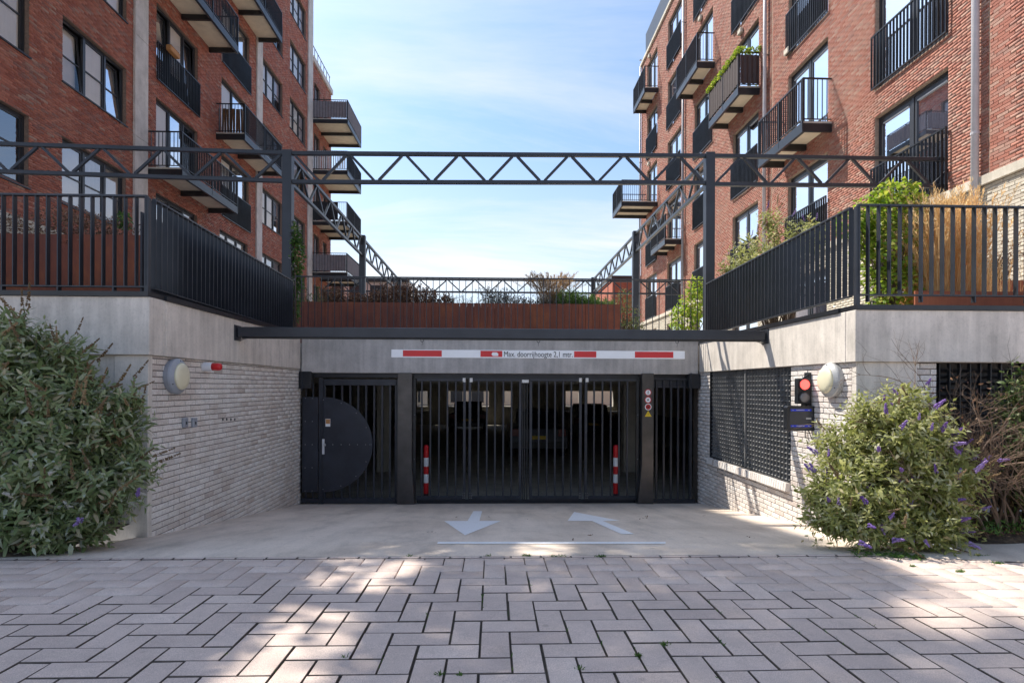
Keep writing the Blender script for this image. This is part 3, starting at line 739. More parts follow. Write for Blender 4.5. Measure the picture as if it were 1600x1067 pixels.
# fixed plate with rounded half disc
cxp, czp = gp(506), gzz(694,506); rx = gp(583)-cxp; rz = (gzz(620,506)-gzz(768,506))/2
mb = MB(); poly = [(cxp,czp-rz)]+[(cxp+rx*math.cos(a),czp+rz*math.sin(a)) for a in np.linspace(-math.pi/2,math.pi/2,40)[1:-1]]+[(cxp,czp+rz)]
mb.prism(poly, lambda p:(p[0],DG-.040,p[1]), lambda p:(p[0],DG-.034,p[1])); hd = mb.build('half_round_plate', M['sheet'], pd_)
rm = MB().lathe((0,0,0),(0,-1,0),[(0,.007),(.004,.006),(.006,.002)],8).mesh('rivet', M['galv'])
for k in range(9):
    a = -math.pi/2+math.pi*k/8; rep('rivet', rm, hd, (cxp+rx*.94*math.cos(a)*1.0, DG-.041, czp+rz*.94*math.sin(a)))
for x in (521,534,547,559.5,572,580.5): rep('rivet', rm, hd, (gp(x),DG-.041,czp))
gpart('handle_plate', 504.6,508.2,685.5,709, M['white_paint'], pd_, -.052,-.041, .002)
MB().lathe((gp(509.5),DG-.042,gzz(694,506)),(0,-1,0),[(0,.012),(.04,.012),(.05,.026),(.06,.022)],12).build('door_knob', M['galv'], pd_)
sp_ = thing('side_panel', 'narrow dark riveted steel plate between the left wall and the side door', 'steel panel')
pp = gpart('plate', 473.5,498,620,768, M['sheet'], sp_, -.040,-.034, 0)
for x in (478,489):
    for y in (622,658,694,730,766): rep('rivet', rm, pp, (gp(x),DG-.041,gzz(y,485)))
gpart('bar', 477,479.5,600,786, M['gate'], sp_,-.01,.02); gpart('bar', 488,490.5,600,786, M['gate'], sp_,-.01,.02)
gpart('bottom_rail', 472,498,778,785, M['gate'], sp_)
stk = thing('sticker', 'small pink and white sticker on the half round door plate', 'sticker')
gpart('card', 509.5,517,654,666, M['sign_white'], stk, -.0445,-.042, 0); gpart('print', 510,516.6,654.6,661.5, M['terracotta'], stk, -.0465,-.045, 0)
# pillars
def pillar(x0,x1, flare, label):
    o = thing('gate_pillar', label, 'pillar'); z0=gzz(789,x0); z1=gzz(583.5,x0); zf=gzz(725,x0)
    a, b2 = gp(x0), gp(x1)
    poly = [(a,z0),(b2,z0),(b2,z1),(a,z1)]
    if flare > 0: poly = [(a,z0),(gp(x1+flare),z0),(gp(x1+flare),z0+.03),(b2,zf),(b2,z1),(a,z1)]
    else: poly = [(gp(x0+flare),z0),(b2,z0),(b2,z1),(a,z1),(a,zf),(gp(x0+flare),z0+.03)]
    MB().prism(poly, lambda p:(p[0],DG-.14,p[1]), lambda p:(p[0],DG+.06,p[1])).build('post', M['pillar'], o, bevel=.004)
    gpart('base_plate', min(x0,x0+flare)-1,max(x1,x1+flare)+2,787.5,791.5, M['galv'], o, -.17,.1)
    return o
pillar(623,645,4.5,'square steel pillar between the side door and the folding gate')
pillar(1000,1018,-6,'square steel pillar on the right carrying four small warning signs')
# folding leaves
def leaf(x0, x1, bars, label, ytop=591.5, ybot=774.5, left_stile=True, right_stile=True, mats=M['gate']):
    o = thing('gate_leaf', label, 'gate', 'leaves of the folding gate')
    gpart('top_rail', x0,x1,ytop,ytop+4, mats, o, -.022,.022); gpart('bottom_rail', x0,x1,ybot,ybot+5.5, mats, o, -.022,.022)
    if left_stile: gpart('stile', x0,x0+4.2,ytop+4.1,ybot-.1, mats, o, -.022,.022)
    if right_stile: gpart('stile', x1-4.2,x1,ytop+4.1,ybot-.1, mats, o, -.022,.022)
    for x in bars: gpart('bar', x-1.3,x+1.3,ytop+4.1,ybot-.1, mats, o, -.012,.013, .002)
    return o
l1 = leaf(651,727.6,(659,672.5,685.8,699,712),'first barred leaf of the folding gate, counted from the left pillar', left_stile=False)
l2 = leaf(732,814.6,(747.5,760.5,773.3,786.2,799),'second barred leaf of the folding gate, left of the middle gap')
l3 = leaf(827,908.6,(841.7,854.3,867,879.7,892.4),'third barred leaf of the folding gate, right of the middle gap')
l4 = leaf(913,994,(928,941,954,967,980),'fourth barred leaf of the folding gate, next to the pillar with signs', right_stile=False)
for (lf,x) in ((l1,722.6),(l2,733.5),(l3,903.9),(l4,914.2)):
    hg = gpart('hinge', x,x+4.6,768,779, M['metal_b'], lf, -.034,-.023, 0)
    for a in (1.1,3.5):
        for y in (770,773.5,777): rep('bolt', rm, hg, (gp(x+a),DG-.035,gzz(y,x)))
    gpart('top_hinge', x,x+4.6,590.5,597, M['galv'], lf, -.032,-.023, .002)
cg = thing('gate_lock_posts', 'pair of thin rods in the gap in the middle of the folding gate', 'lock posts')
for x in (816.6,819.6,823.4): gpart('rod', x-.7,x+.9,592,780, M['metal_b'], cg, .0,.02)
gpart('head_clip', 815,826,593,598, M['galv'], cg, -.01,.02, .002)
for x in (646.5,995.5):
    o = thing('gate_guide_post', 'dark guide post hugging the %s gate pillar'%('left' if x<800 else 'right'), 'post'); gpart('post', x-1.5,x+3,592,781, M['metal_b'], o, .0,.05)
    for y in (648,717): rep('bolt', rm, o, (gp(x+1),DG-.003,gzz(y,x)))
# fixed panel on the right
fp = thing('fixed_panel', 'narrow barred panel between the sign pillar and the right wall', 'gate')
gpart('top_rail', 1018.5,1086,590.8,594, M['gate'], fp); gpart('bottom_rail', 1018.5,1086,779.5,785.5, M['gate'], fp); gpart('stile', 1076.5,1080.5,594.2,779, M['gate'], fp)
for x in (1025.7,1037,1048.2,1059.2,1068.8): gpart('bar', x-1.5,x+1.5,594.2,779.3, M['gate'], fp, -.012,.013,.002)
gpart('upper_plate', 1019,1076,590.8,606, M['gate'], fp, .03,.036,0)
th = thing('threshold', 'dark steel threshold strip under the folding gate', 'threshold')
gpart('strip', 650,996,782,789.5, M['gate'], th, .10,.16)
# warning signs
def disc_sign(px,py,ringc,fillc,label,draw):
    o = thing('warning_sign', label, 'sign', 'round warning signs on the gate pillar'); x,z = gp(px), at_y(px,py,DG)[1]; Y=DG-.141
    MB().lathe((x,Y,z),(0,-1,0),[(0,.060),(.002,.060)],28).build('rim', ringc, o); MB().lathe((x,Y-.0022,z),(0,-1,0),[(0,.047),(.0012,.047)],28).build('face', fillc, o)
    mb = MB(); draw(mb,x,Y-.0040,z); mb.build('symbol', M['text'] if fillc is not M['cloth_blue'] else M['sign_red'], o)
def ped(mb,x,Y,z):
    mb.lathe((x,Y,z+.026),(0,-1,0),[(0,.006),(.001,.006)],10); mb.bar((x,Y,z+.018),(x,Y,z-.006),.010,.001,(0,1,0)); mb.bar((x,Y,z-.004),(x-.008,Y,z-.030),.005,.001,(0,1,0)); mb.bar((x,Y,z-.004),(x+.008,Y,z-.030),.005,.001,(0,1,0))
def grey(mb,x,Y,z):
    mb.bar((x-.018,Y,z),(x+.018,Y,z),.001,.012); mb.bar((x,Y,z-.02),(x,Y,z+.02),.008,.001,(0,1,0)); 
def cross(mb,x,Y,z):
    mb.bar((x-.03,Y,z-.03),(x+.03,Y,z+.03),.010,.001,(0,1,0)); mb.bar((x-.03,Y-.0015,z+.03),(x+.03,Y-.0015,z-.03),.010,.001,(0,1,0))
disc_sign(1009,613,M['sign_red'],M['sign_white'],'top round sign on the pillar, red ring with a walking figure',ped)
disc_sign(1009,624.3,M['sign_red'],M['sign_white'],'middle round sign on the pillar, red ring with a grey symbol',grey)
disc_sign(1009.3,635.2,M['sign_white'],M['sign_red'],'bottom round sign on the pillar, red with a dark cross',cross)
o = thing('warning_sign', 'small yellow triangle sign lowest on the gate pillar', 'sign'); x,z = gp(1009.3), at_y(1009,646,DG)[1]
MB().prism([(-.062,-.048),(.062,-.048),(0,.058)], lambda p:(x+p[0],DG-.141,z+p[1]), lambda p:(x+p[0],DG-.1435,z+p[1])).build('plate', M['yellow'], o)
MB().prism([(-.006,-.030),(.002,-.012),(-.004,-.012),(.004,.016),(.000,-.004),(.006,-.004)], lambda p:(x+p[0],DG-.1437,z+p[1]), lambda p:(x+p[0],DG-.1445,z+p[1])).build('symbol', M['text'], o)
# bollards behind the bars
for px,lab in ((665.8,'red and white bollard behind the first gate leaf'),(962,'red and white bollard behind the fourth gate leaf')):
    y = DG+.35; x,_ = at_y(px,730,y); zt = at_y(px,695,y)[1]; zb = at_y(px,770.5,y)[1]; o = thing('bollard', lab, 'bollard', 'striped bollards behind the gate', (x,y,zb)); h=zt-zb
    cuts=[0,.22,.40,.56,.74,1.0]
    for k in range(5):
        prof=[(h*cuts[k],.047),(h*cuts[k+1]-.0,.047)] if k<4 else [(h*cuts[k],.047),(h-.03,.047),(h,.030)]
        MB().lathe((0,0,0),(0,0,1),prof,18).build('red_band' if k%2==0 else 'white_band', M['sign_red'] if k%2==0 else M['sign_white'], o, smooth=False)
    MB().lathe((0,0,-.5),(0,0,1),[(0,.046),(.499,.046)],14).build('stub', M['metal_b'], o)

# ================================================================== height bar and its carrier beam
YB2 = 7.7
xb0 = xfl+.0; xb1 = xfr-.0
za = at_y(780,513,YB2)[1]; zb_ = at_y(780,528.5,YB2)[1]
bm_ = thing('steel_beam', 'dark steel beam spanning the ramp in front of the lintel', 'steel beam')
mb = MB().prism([(0,zb_),(.10,zb_),(.10,za-.02),(.03,za),(0,za-.005)], lambda p:(xb0+.03,YB2+p[0],p[1]), lambda p:(xb1-.03,YB2+p[0],p[1])); mb.build('beam', M['metal'], bm_, bevel=.003)
MB().box(xb0+.06,xb1-.06,YB2+.055,YB2+.095,zb_-.020,zb_-.002).build('lower_rail', M['metal_b'], bm_)
for s_,x in ((1,xb0),(-1,xb1)):
    br = MB().box(min(x,x+s_*.012)+.001*s_,max(x,x+s_*.012)+.001*s_,YB2-.04,YB2+.16,zb_-.05,za+.02).build('bracket', M['metal'], bm_, bevel=.003)
    MB().add([(x+s_*.015,YB2+.0,zb_-.04),(x+s_*.015,YB2+.13,zb_-.04),(x+s_*.20,YB2+.05,zb_-.006)],[(0,1,2)]).build('gusset', M['metal'], bm_)
for px in (660,841,1057):
    x,_ = at_y(px,530,YB2+.075); z = zb_-.02
    mb = MB(); mb.tube([(x+.02*math.cos(a),YB2+.05,z-.010+.02*math.sin(a)) for a in np.linspace(0,2*math.pi,13)], .004, 5, False)
    mb.tube([(x,YB2+.05,z-.028),(x+.004,YB2+.05,z-.055),(x-.003,YB2+.05,z-.078)], .0022, 4)
    mb.build('hook', M['metal_b'], bm_)
sg = thing('height_limit_bar', 'hanging white bar with red bands giving the maximum height', 'sign')
YS = YB2+.05
def sx_(px): return at_y(px,553,YS)[0]
xs0,xs1 = sx_(611.3),sx_(1070)
zs1 = at_y(840,547.3,YS)[1]; zs0 = at_y(840,559.6,YS)[1]
MB().box(xs0,xs1,YS,YS+.03,zs0,zs1).build('board', M['sign_white'], sg, bevel=.003)
for a,b2 in ((629.5,690.3),(750.7,784.8),(897,931.7),(992,1052)):
    MB().box(sx_(a),sx_(b2),YS-.0015,YS-.0003,zs0+.014,zs1-.010).build('red_band', M['sign_red'], sg)
mb = MB().prism([(sx_(768),.4),(sx_(769.5),.75),(sx_(776),.75),(sx_(778.5),.55),(sx_(778.5),.15),(sx_(770),.15)], lambda p:(p[0],YS-.0025,zs0+.014+(zs1-zs0-.024)*p[1]), lambda p:(p[0],YS-.0017,zs0+.014+(zs1-zs0-.024)*p[1])); mb.build('logo_patch', M['sign_white'], sg)
def text(s, size, loc, rot, mat, parent, width=None, extrude=.0006, bold=.0):
    cu = bpy.data.curves.new('lettering','FONT'); cu.body = s; cu.size = size; cu.extrude = extrude; cu.offset = bold; cu.align_x='CENTER'; cu.align_y='CENTER'
    tmp = bpy.data.objects.new('lettering_tmp', cu); COL.objects.link(tmp); bpy.context.view_layer.update()
    me = bpy.data.meshes.new_from_object(tmp.evaluated_get(bpy.context.evaluated_depsgraph_get()))
    COL.objects.unlink(tmp); bpy.data.objects.remove(tmp)
    xs = [v.co.x for v in me.vertices]; ws = max(xs)-min(xs); o = bpy.data.objects.new('lettering', me); me.materials.clear(); me.materials.append(mat)
    o.location = loc; o.rotation_euler = rot
    if width: o.scale = (width/ws,1,1)
    return link(o, parent)
text('Max. doorrijhoogte 2,1 mtr.', .105, ((sx_(787)+sx_(895.3))/2, YS-.0035, (zs0+zs1)/2-.004), (R(90),0,0), M['text'], sg, sx_(894.8)-sx_(787.6), bold=0)

# ================================================================== wall fittings
def bulkhead(X, s, px, py, label, hmat, D=None):
    D,z = at_x(px,py,X); o = thing('wall_lamp', label, 'lamp', 'round wall lamps beside the ramp')
    MB().lathe((X,D,z),(s,0,0),[(0,.185),(.05,.192),(.065,.186),(.095,.150)],40).build('housing', hmat, o)
    MB().lathe((X+s*.094,D,z),(s,0,0),[(0,.148),(.02,.132),(.032,.09),(.036,.03)],36).build('lens', M['lens'], o, smooth=True)
    for k in range(3):
        a=math.pi*(.5+2*k/3); MB().lathe((X+s*.077,D+.166*math.cos(a),z+.166*math.sin(a)),(s,0,0),[(0,.007),(.008,.006)],8).build('screw', M['metal_b'], o)
bulkhead(XLW+.001, 1, 270, 588, 'round grey lamp on the left white brick wall', M['lamp_grey'])
bulkhead(XRW-.001, -1, 1303, 594, 'round cream lamp on the right white brick wall above the bush', M['lamp_grey_l'])
D,z = at_x(318,573,XLW); o = thing('beacon_light', 'red cylindrical beacon on the left wall beside the round lamp', 'beacon')
MB().lathe((XLW+.001,D,z),(1,0,0),[(0,.055),(.10,.050),(.105,.045)],20).build('base', M['white_paint'], o)
MB().lathe((XLW+.106,D,z),(1,0,0),[(0,.045),(.075,.044),(.10,.036),(.108,.015)],20).build('red_dome', M['sign_red'], o, smooth=True)
for px,lab in ((287,'small grey box on the left wall, nearer the bush'),(301.5,'small grey box on the left wall, nearer the gate')):
    D,z = at_x(px,660,XLW); o = thing('socket_box', lab, 'wall box'); MB().box(XLW+.001,XLW+.03,D-.045,D+.045,z-.055,z+.055).build('cover', M['lamp_grey'], o, bevel=.006); MB().box(XLW+.031,XLW+.034,D-.012,D+.012,z-.02,z+.01).build('slot', M['metal_b'], o)
o = thing('anchor_holes', 'row of four small dark plugs in the left brick wall', 'wall plugs')
for px in (348,354,360.5,366.5):
    D,z = at_x(px,655,XLW); MB().lathe((XLW,D,z),(1,0,0),[(0,.018),(.006,.016)],10).build('plug', M['metal_b'], o)
# traffic light
D,_ = at_x(1266,610,XRW); D-=.05
tl = thing('traffic_light', 'small black traffic light with its red lamp on, by the louvre', 'traffic light')
x0,zt_ = at_y(1246,591,D); x1,zb2 = at_y(1268,631,D); xc=(x0+x1)/2
MB().box(x0,x1,D,D+.07,zb2,zt_).build('housing', M['metal_b'], tl, bevel=.006)
lampm, t, b = newmat('lit red signal'); b.inputs['Base Color'].default_value=(.8,.06,.06,1); b.inputs['Emission Color'].default_value=(1,.09,.07,1); b.inputs['Emission Strength'].default_value=1.0
M['signal_grey'] = simple('unlit signal lens', (.20,.19,.19), .3)
for (zc,mat,nm) in ((zt_-.073,lampm,'red_lens'),(zb2+.075,M['signal_grey'],'unlit_lens')):
    ln = MB().lathe((xc,D-.002,zc),(0,-1,0),[(0,.060),(.012,.056),(.02,.03)],28).build(nm, mat, tl, smooth=True)
    MB().tube([(xc+.066*math.cos(a),D-.012,zc+.066*math.sin(a)) for a in np.linspace(0,2*math.pi,25)], .007, 6, False).build('bezel', M['metal_b'], ln)
MB().tube([(xc,D+.03,zt_+.002),(xc+.05,D+.03,zt_+.035),(XRW-.03,D+.05,zt_+.045),(XRW-.002,D+.08,zt_+.045)], .009, 6).build('bracket_arm', M['metal_b'], tl)
MB().box(XRW-.03,XRW-.001,D+.03,D+.13,zt_-.01,zt_+.07).build('wall_bracket', M['metal_b'], tl)
# reader unit under it
rd = thing('card_reader', 'dark reader unit with two blue strips under the traffic light', 'card reader')
rx0,rz1 = at_y(1229.5,634,D-.04); rx1,rz0 = at_y(1274.5,673,D-.04); Y0 = D-.04
poly = []
for cx_,cz_,a0 in ((rx1-.03,rz1-.03,0),(rx0+.03,rz1-.03,90),(rx0+.03,rz0+.03,180),(rx1-.03,rz0+.03,270)):
    for k in range(5): a=R(a0+k*22.5); poly.append((cx_+.03*math.cos(a),cz_+.03*math.sin(a)))
MB().prism(poly, lambda p:(p[0],Y0,p[1]), lambda p:(p[0],Y0+.075,p[1])).build('case', M['metal_b'], rd)
wd = rx1-rx0; hh = rz1-rz0
MB().box(rx0+wd*.09,rx1-wd*.10,Y0-.003,Y0-.0005,rz0+hh*.08,rz1-hh*.08).build('front_panel', M['frame'], rd)
for (a,b2) in ((.79,.87),(.155,.235)):
    sb = MB().box(rx0+wd*.13,rx1-wd*.16,Y0-.006,Y0-.0035,rz0+hh*a,rz0+hh*b2).build('blue_strip', M['cloth_blue'], rd)
    for k,(p,q) in enumerate(((.18,.22),(.32,.60),(.72,.78))):
        MB().box(rx0+wd*p,rx0+wd*q,Y0-.0075,Y0-.0063,rz0+hh*(a+.03),rz0+hh*(a+.055)).build('print', M['lamp_grey_l'], sb)
MB().box(rx0+wd*.66,rx0+wd*.84,Y0-.005,Y0-.0035,rz0+hh*.46,rz0+hh*.53).build('print', M['lamp_grey_l'], rd)
MB().box(xc-.02,xc+.02,D+.01,D+.04,rz1-.01,zb2+.001).build('neck', M['metal_b'], rd)
MB().tube([(rx1-.06,Y0+.05,rz0+.01),(rx1+.01,Y0+.07,rz0-.15),(XRW-.03,D+.1,rz0-.08),(XRW-.01,D+.14,rz1-.05),(XRW-.01,D+.12,zt_)], .006, 5).build('cable', M['metal_b'], rd)
MB().box(XRW-.05,XRW-.001,D+.02,D+.10,rz1-.04,rz1+.03).build('wall_bracket', M['metal_b'], rd)

# ================================================================== railings
def railing(label, p0, p1, zb, zt, pitch, flat=(.05,.010), rail=(.042,.022), post_every=None, name='railing', mat=None, nobj=300, thin=False):
    mat = mat or M['metal']; o = thing(name, label, 'railing'); p0=Vector((*p0,0)); p1=Vector((*p1,0)); d=(p1-p0); L=d.length; d.normalize()
    nrm = Vector((-d.y,d.x,0))
    MB().bar(p0+Vector((0,0,zt-.011)),p1+Vector((0,0,zt-.011)),rail[0],rail[1]).build('handrail', mat, o, bevel=.003)
    MB().bar(p0+Vector((0,0,zb+.011)),p1+Vector((0,0,zb+.011)),rail[0],.016).build('bottom_rail', mat, o, bevel=.002)
    n = max(2,int(round(L/pitch))); a = d*(flat[1]/2); c = nrm*(flat[0]/2)
    mb = MB(); vs=[]
    for z in (zb+.02,zt-.023):
        for s1,s2 in ((-1,-1),(1,-1),(1,1),(-1,1)): v=a*s1+c*s2; vs.append((v.x,v.y,z))
    mb.add(vs,[(0,3,2,1),(4,5,6,7),(0,1,5,4),(1,2,6,5),(2,3,7,6),(3,0,4,7)]); me=mb.mesh('baluster',mat)
    for k in range(n+1):
        p = p0+d*(L*k/n); rep('baluster', me, o, (p.x,p.y,0))
    fm = None
    if post_every:
        vs=[tuple(Vector(v)*1 if v[2]>1e9 else (v[0],v[1],0)) for v in vs]
        mb=MB(); mb.add([(v[0]*1.5,v[1],zb-.06) for v in vs[:4]]+[(v[0]*1.5,v[1],zb+.003) for v in vs[:4]],[(0,3,2,1),(4,5,6,7),(0,1,5,4),(1,2,6,5),(2,3,7,6),(3,0,4,7)]); fm=mb.mesh('foot',mat)
        for k in range(1,n,post_every):
            p=p0+d*(L*k/n); rep('foot', fm, o, (p.x,p.y,0))
    return o
xrl = xfl-.06; xrr = xfr+.055; yrf = YF+.07; yrb = DG+.06
xrl2 = at_y(455.5,480,yrb)[0]; xrr2 = at_y(1104.5,480,yrb)[0]
ztl = at_y(200,305,yrf)[1]; zbl = at_y(200,450,yrf)[1]
ztr = at_y(1400,320,yrf)[1]; zbr = at_y(1400,463,yrf)[1]
pl = at_y(110,400,yrf)[0]-at_y(92.5,400,yrf)[0]
railing('black flat bar railing on the left, square to the view, above the bush', (-9.3,yrf), (xrl,yrf), zbl, ztl, pl, post_every=5)
railing('long dark railing running back along the left side of the ramp', (xrl,yrf+.10), (xrl2,yrb), zbl, ztl, pl)
railing('black flat bar railing on the right in front of the golden grasses', (xrr,yrf), (11,yrf), zbr, ztr, at_y(1400,400,yrf)[0]-at_y(1383.4,400,yrf)[0], post_every=5)
railing('long dark railing running back along the right side of the ramp', (xrr,yrf+.10), (xrr2,yrb), zbr, ztr, .112)
zbk = at_y(780,434,yrb)[1]; railing('thin railing across the top of the concrete lintel', (xrl2+.06,yrb), (xrr2-.06,yrb), ZT+.07, zbk, .117, flat=(.012,.012), rail=(.04,.02))
for s_,x,zt2 in ((-1,xrl,ztl),(1,xrr,ztr)):
    pst = thing('railing_post', 'square corner post of the %s railing'%('left' if s_<0 else 'right'), 'post')
    MB().box(x-.021,x+.021,yrf-.025,yrf+.025,ZT-.02,zt2-.024).build('post', M['metal'], pst, bevel=.003)
# black sheets behind the left side railing
sc = thing('screen_panels', 'glossy black sheet panels standing behind the left side railing', 'screen')
for k in range(3):
    a = yrf+.22+(yrb-yrf-.4)*k/3; b2 = yrf+.22+(yrb-yrf-.4)*(k+1)/3-.006
    q=lambda y_: xrl+(xrl2-xrl)*(y_-yrf)/(yrb-yrf)-.19
    MB().bar((q(a),a,(ZT-.05+ztl-.10)/2),(q(b2),b2,(ZT-.05+ztl-.10)/2),.015,ztl-.05-ZT).build('panel', M['sheet'], sc)

# ================================================================== corten planters
def planter(label, x0,x1,y0,y1,z0,z1, w, mat, seed, side=None):
    o = thing('planter', label, 'planter'); rng = random.Random(seed)
    n = max(1,int((x1-x0)/w)); 
    for k in range(n):
        a = x0+(x1-x0)*k/n+.002; b2 = x0+(x1-x0)*(k+1)/n-.002; d=rng.uniform(-.004,.004)
        MB().box(a,b2,y0+d,y0+.02+d,z0,z1+rng.uniform(-.002,.002)).build('steel_panel', mat, o)
    n2 = max(1,int((y1-y0)/1.2))
    for xx in (x0,x1-.02):
        for k in range(n2):
            MB().box(xx,xx+.02,y0+.03+(y1-y0-.06)*k/n2,y0+.03+(y1-y0-.06)*(k+1)/n2-.003,z0,z1).build('steel_panel', mat, o)
    MB().box(x0,x1,y1-.02,y1,z0,z1).build('back_panel', mat, o)
    MB().box(x0+.021,x1-.021,y0+.03,y1-.021,z0,z1-.07).build('soil_fill', M['soil'], o)
    return o
YP = 12.0
pcx0 = at_y(452,490,YP)[0]; pcx1 = at_y(969,490,YP)[0]; pcz = at_y(780,474,YP)[1]
planter('long rust brown corten planter behind the thin railing above the gate', pcx0,pcx1,YP,YP+1.2,ZT-.1,pcz, .145, M['corten'], 1)
YL = 6.35
plz = at_y(120,366,YL)[1]; plx = at_y(219,420,YL)[0]
planter('dark red corten planter behind the left front railing', -9.5,plx,YL,YL+2.2,ZT-.1,plz, 1.25, M['corten'], 2)
YR = 7.2
prx = at_y(1500,450,YR)[0]; prz = at_y(1580,438,YR)[1]
pr = planter('orange corten planter behind the right front railing', at_y(1505,450,YR)[0],11,YR,YR+1.5,ZT-.12,prz, 1.3, M['corten_o'], 3)
o = thing('planter', 'low orange corten edging running along the right deck edge', 'planter')
xx0,zz0 = at_y(1425,462,6.4); 
MB().box(xx0,11,6.35,6.37,ZT-.12,at_y(1500,455,6.35)[1]).build('steel_panel', M['corten_o'], o)

# ================================================================== pergola of lattice trusses
pg = thing('pergola', 'dark steel frame of lattice trusses standing on posts over the deck', 'pergola')
def truss(p0, p1, z0a, z0b, z1a, z1b, nhalf, start_top, w=.07, mat=None, dw=.045, endpost=0):
    """p0,p1 plan points; z0 bottom chord, z1 top chord at both ends; nhalf half bays"""
    mat = mat or M['metal']; p0=Vector((*p0,0)); p1=Vector((*p1,0))
    T = lambda t,top:(p0+(p1-p0)*t)+Vector((0,0,(z1a+(z1b-z1a)*t-w/2) if top else (z0a+(z0b-z0a)*t+w/2)))
    tp = MB().bar(T(0,True),T(1,True),w,w).build('truss', mat, pg, bevel=.004)
    MB().bar(T(0,False),T(1,False),w,w).build('bottom_chord', mat, tp, bevel=.004)
    Lh = (p1-p0).length/nhalf
    for k in range(nhalf):
        s = (k%2==0)==start_top; ta=k/nhalf; tb=(k+1)/nhalf; g_=.045/(p1-p0).length
        a=T(ta+g_,s); b2=T(tb-g_,not s)
        a += Vector((0,0,(-1 if s else 1)*w/2)); b2 += Vector((0,0,(1 if s else -1)*w/2))
        MB().bar(a,b2,dw,dw,(0,1,0) if abs((p1-p0).x)>abs((p1-p0).y) else (1,0,0)).build('brace', mat, tp)
    if endpost: MB().bar(T(1,True)+Vector((0,0,-w/2)),T(1,False)+Vector((0,0,w/2)),w,w).build('end_post', mat, tp)
YT = 10.85; YT2 = 23.3
def tq(px,py,Y=YT): return at_y(px,py,Y)
xpl = (tq(442,400)[0]+tq(456.5,400)[0])/2; xpr = (tq(1101,400)[0]+tq(1115.5,400)[0])/2; wp = tq(456.5,400)[0]-tq(442,400)[0]
def Z(px,py,Y=YT): return at_y(px,py,Y)[1]
# front truss in three lengths
x_a = xpl-wp/2; x_b = xpl+wp/2; x_c = xpr-wp/2; x_d = xpr+wp/2
hp = (tq(264,240)[0]-tq(170,240)[0])/2
nl = int((x_a+9.8)/hp); nl += (nl+1)%2*0
truss((x_a,YT),(x_a-hp*nl,YT-.1), Z(442,286),Z(442,286)+.07, Z(442,236.5),Z(442,236.5)+.05, nl, True)
truss((x_b,YT),(x_c,YT), Z(458,287.5),Z(1100,289), Z(458,237),Z(1100,241), 15, True)
truss((x_d,YT),(tq(1500,270)[0],YT+.05), Z(1116,291),Z(1500,293), Z(1116,241),Z(1500,245.5), 9, False, endpost=1)
for x in (xpl,xpr):
    p = MB().box(x-wp/2,x+wp/2,YT-.06,YT+.10,ZT-.1,Z(448 if x<0 else 1108,235.5 if x<0 else 239)).build('post', M['metal'], pg, bevel=.004)
zt_f = Z(780,239)
# side trusses
for x,sx in ((xpl,1),(xpr,-1)):
    ztop = Z(448 if x<0 else 1108,240 if x<0 else 243)
    truss((x+sx*.03,YT+.11),(x+sx*.03,YT2), ztop-.57,ztop-.57, ztop,ztop, 24, False, mat=M['metal_w'], w=.065, dw=.04)
    ym = at_x(566.5 if x<0 else 993,400,x+sx*.03)[0]
    for yy in (ym,YT2+.1):
        MB().box(x+sx*.03-.085,x+sx*.03+.085,yy-.08,yy+.08,ZT-.1,ztop+.05).build('post', M['metal'], pg, bevel=.004)
ztop = Z(780,241)
truss((xpl-3.1,YT2+.2),(xpr+3.6,YT2+.2), ztop-.57,ztop-.57, ztop,ztop, 26, False)
# ================================================================== apartment blocks
def solveX(meas):
    xs = []
    for (px,pa,pb) in meas:
        a1,b1 = ray(px,pa); a2,b2 = ray(px,pb); xs.append(3.0/(b1/a1-b2/a2))
    return sum(xs)/len(xs)
XLB = solveX([(97,22,212.4),(197,109.5,272)]); XRB = solveX([(1478,57,298),(1293,57,240),(1184.6,33,174)])
F0L = at_x(97,127,XLB)[1]-7.53+.67+0; 
F0L = sum((at_x(245,125,XLB)[1]-9, at_x(98,127,XLB)[1]-.86-6))/2
F0R = sum((at_x(1479,298,XRB)[1]-3, at_x(1478,57,XRB)[1]-6, at_x(1184,284,XRB)[1]-6))/3
print('XLB',XLB,'XRB',XRB,'F0L',F0L,'F0R',F0R,'XL',XL,'XR',XR,'xfl',xfl,'xfr',xfr)
def DL(px,py=300): return at_x(px,py,XLB)[0]
def DR(px,py=300): return at_x(px,py,XRB)[0]
FL = lambda k: F0L+3*k
DBRK = at_x(207.0,300,XLB)[0]; LLOW = F0L+15.45  # unseen near end of the left block is lowered to let sun through
FR = lambda k: F0R+3*k
mL_ = lambda u,z,o:(XLB+o,u,z)
mR_ = lambda u,z,o:(XRB-o,u,z)

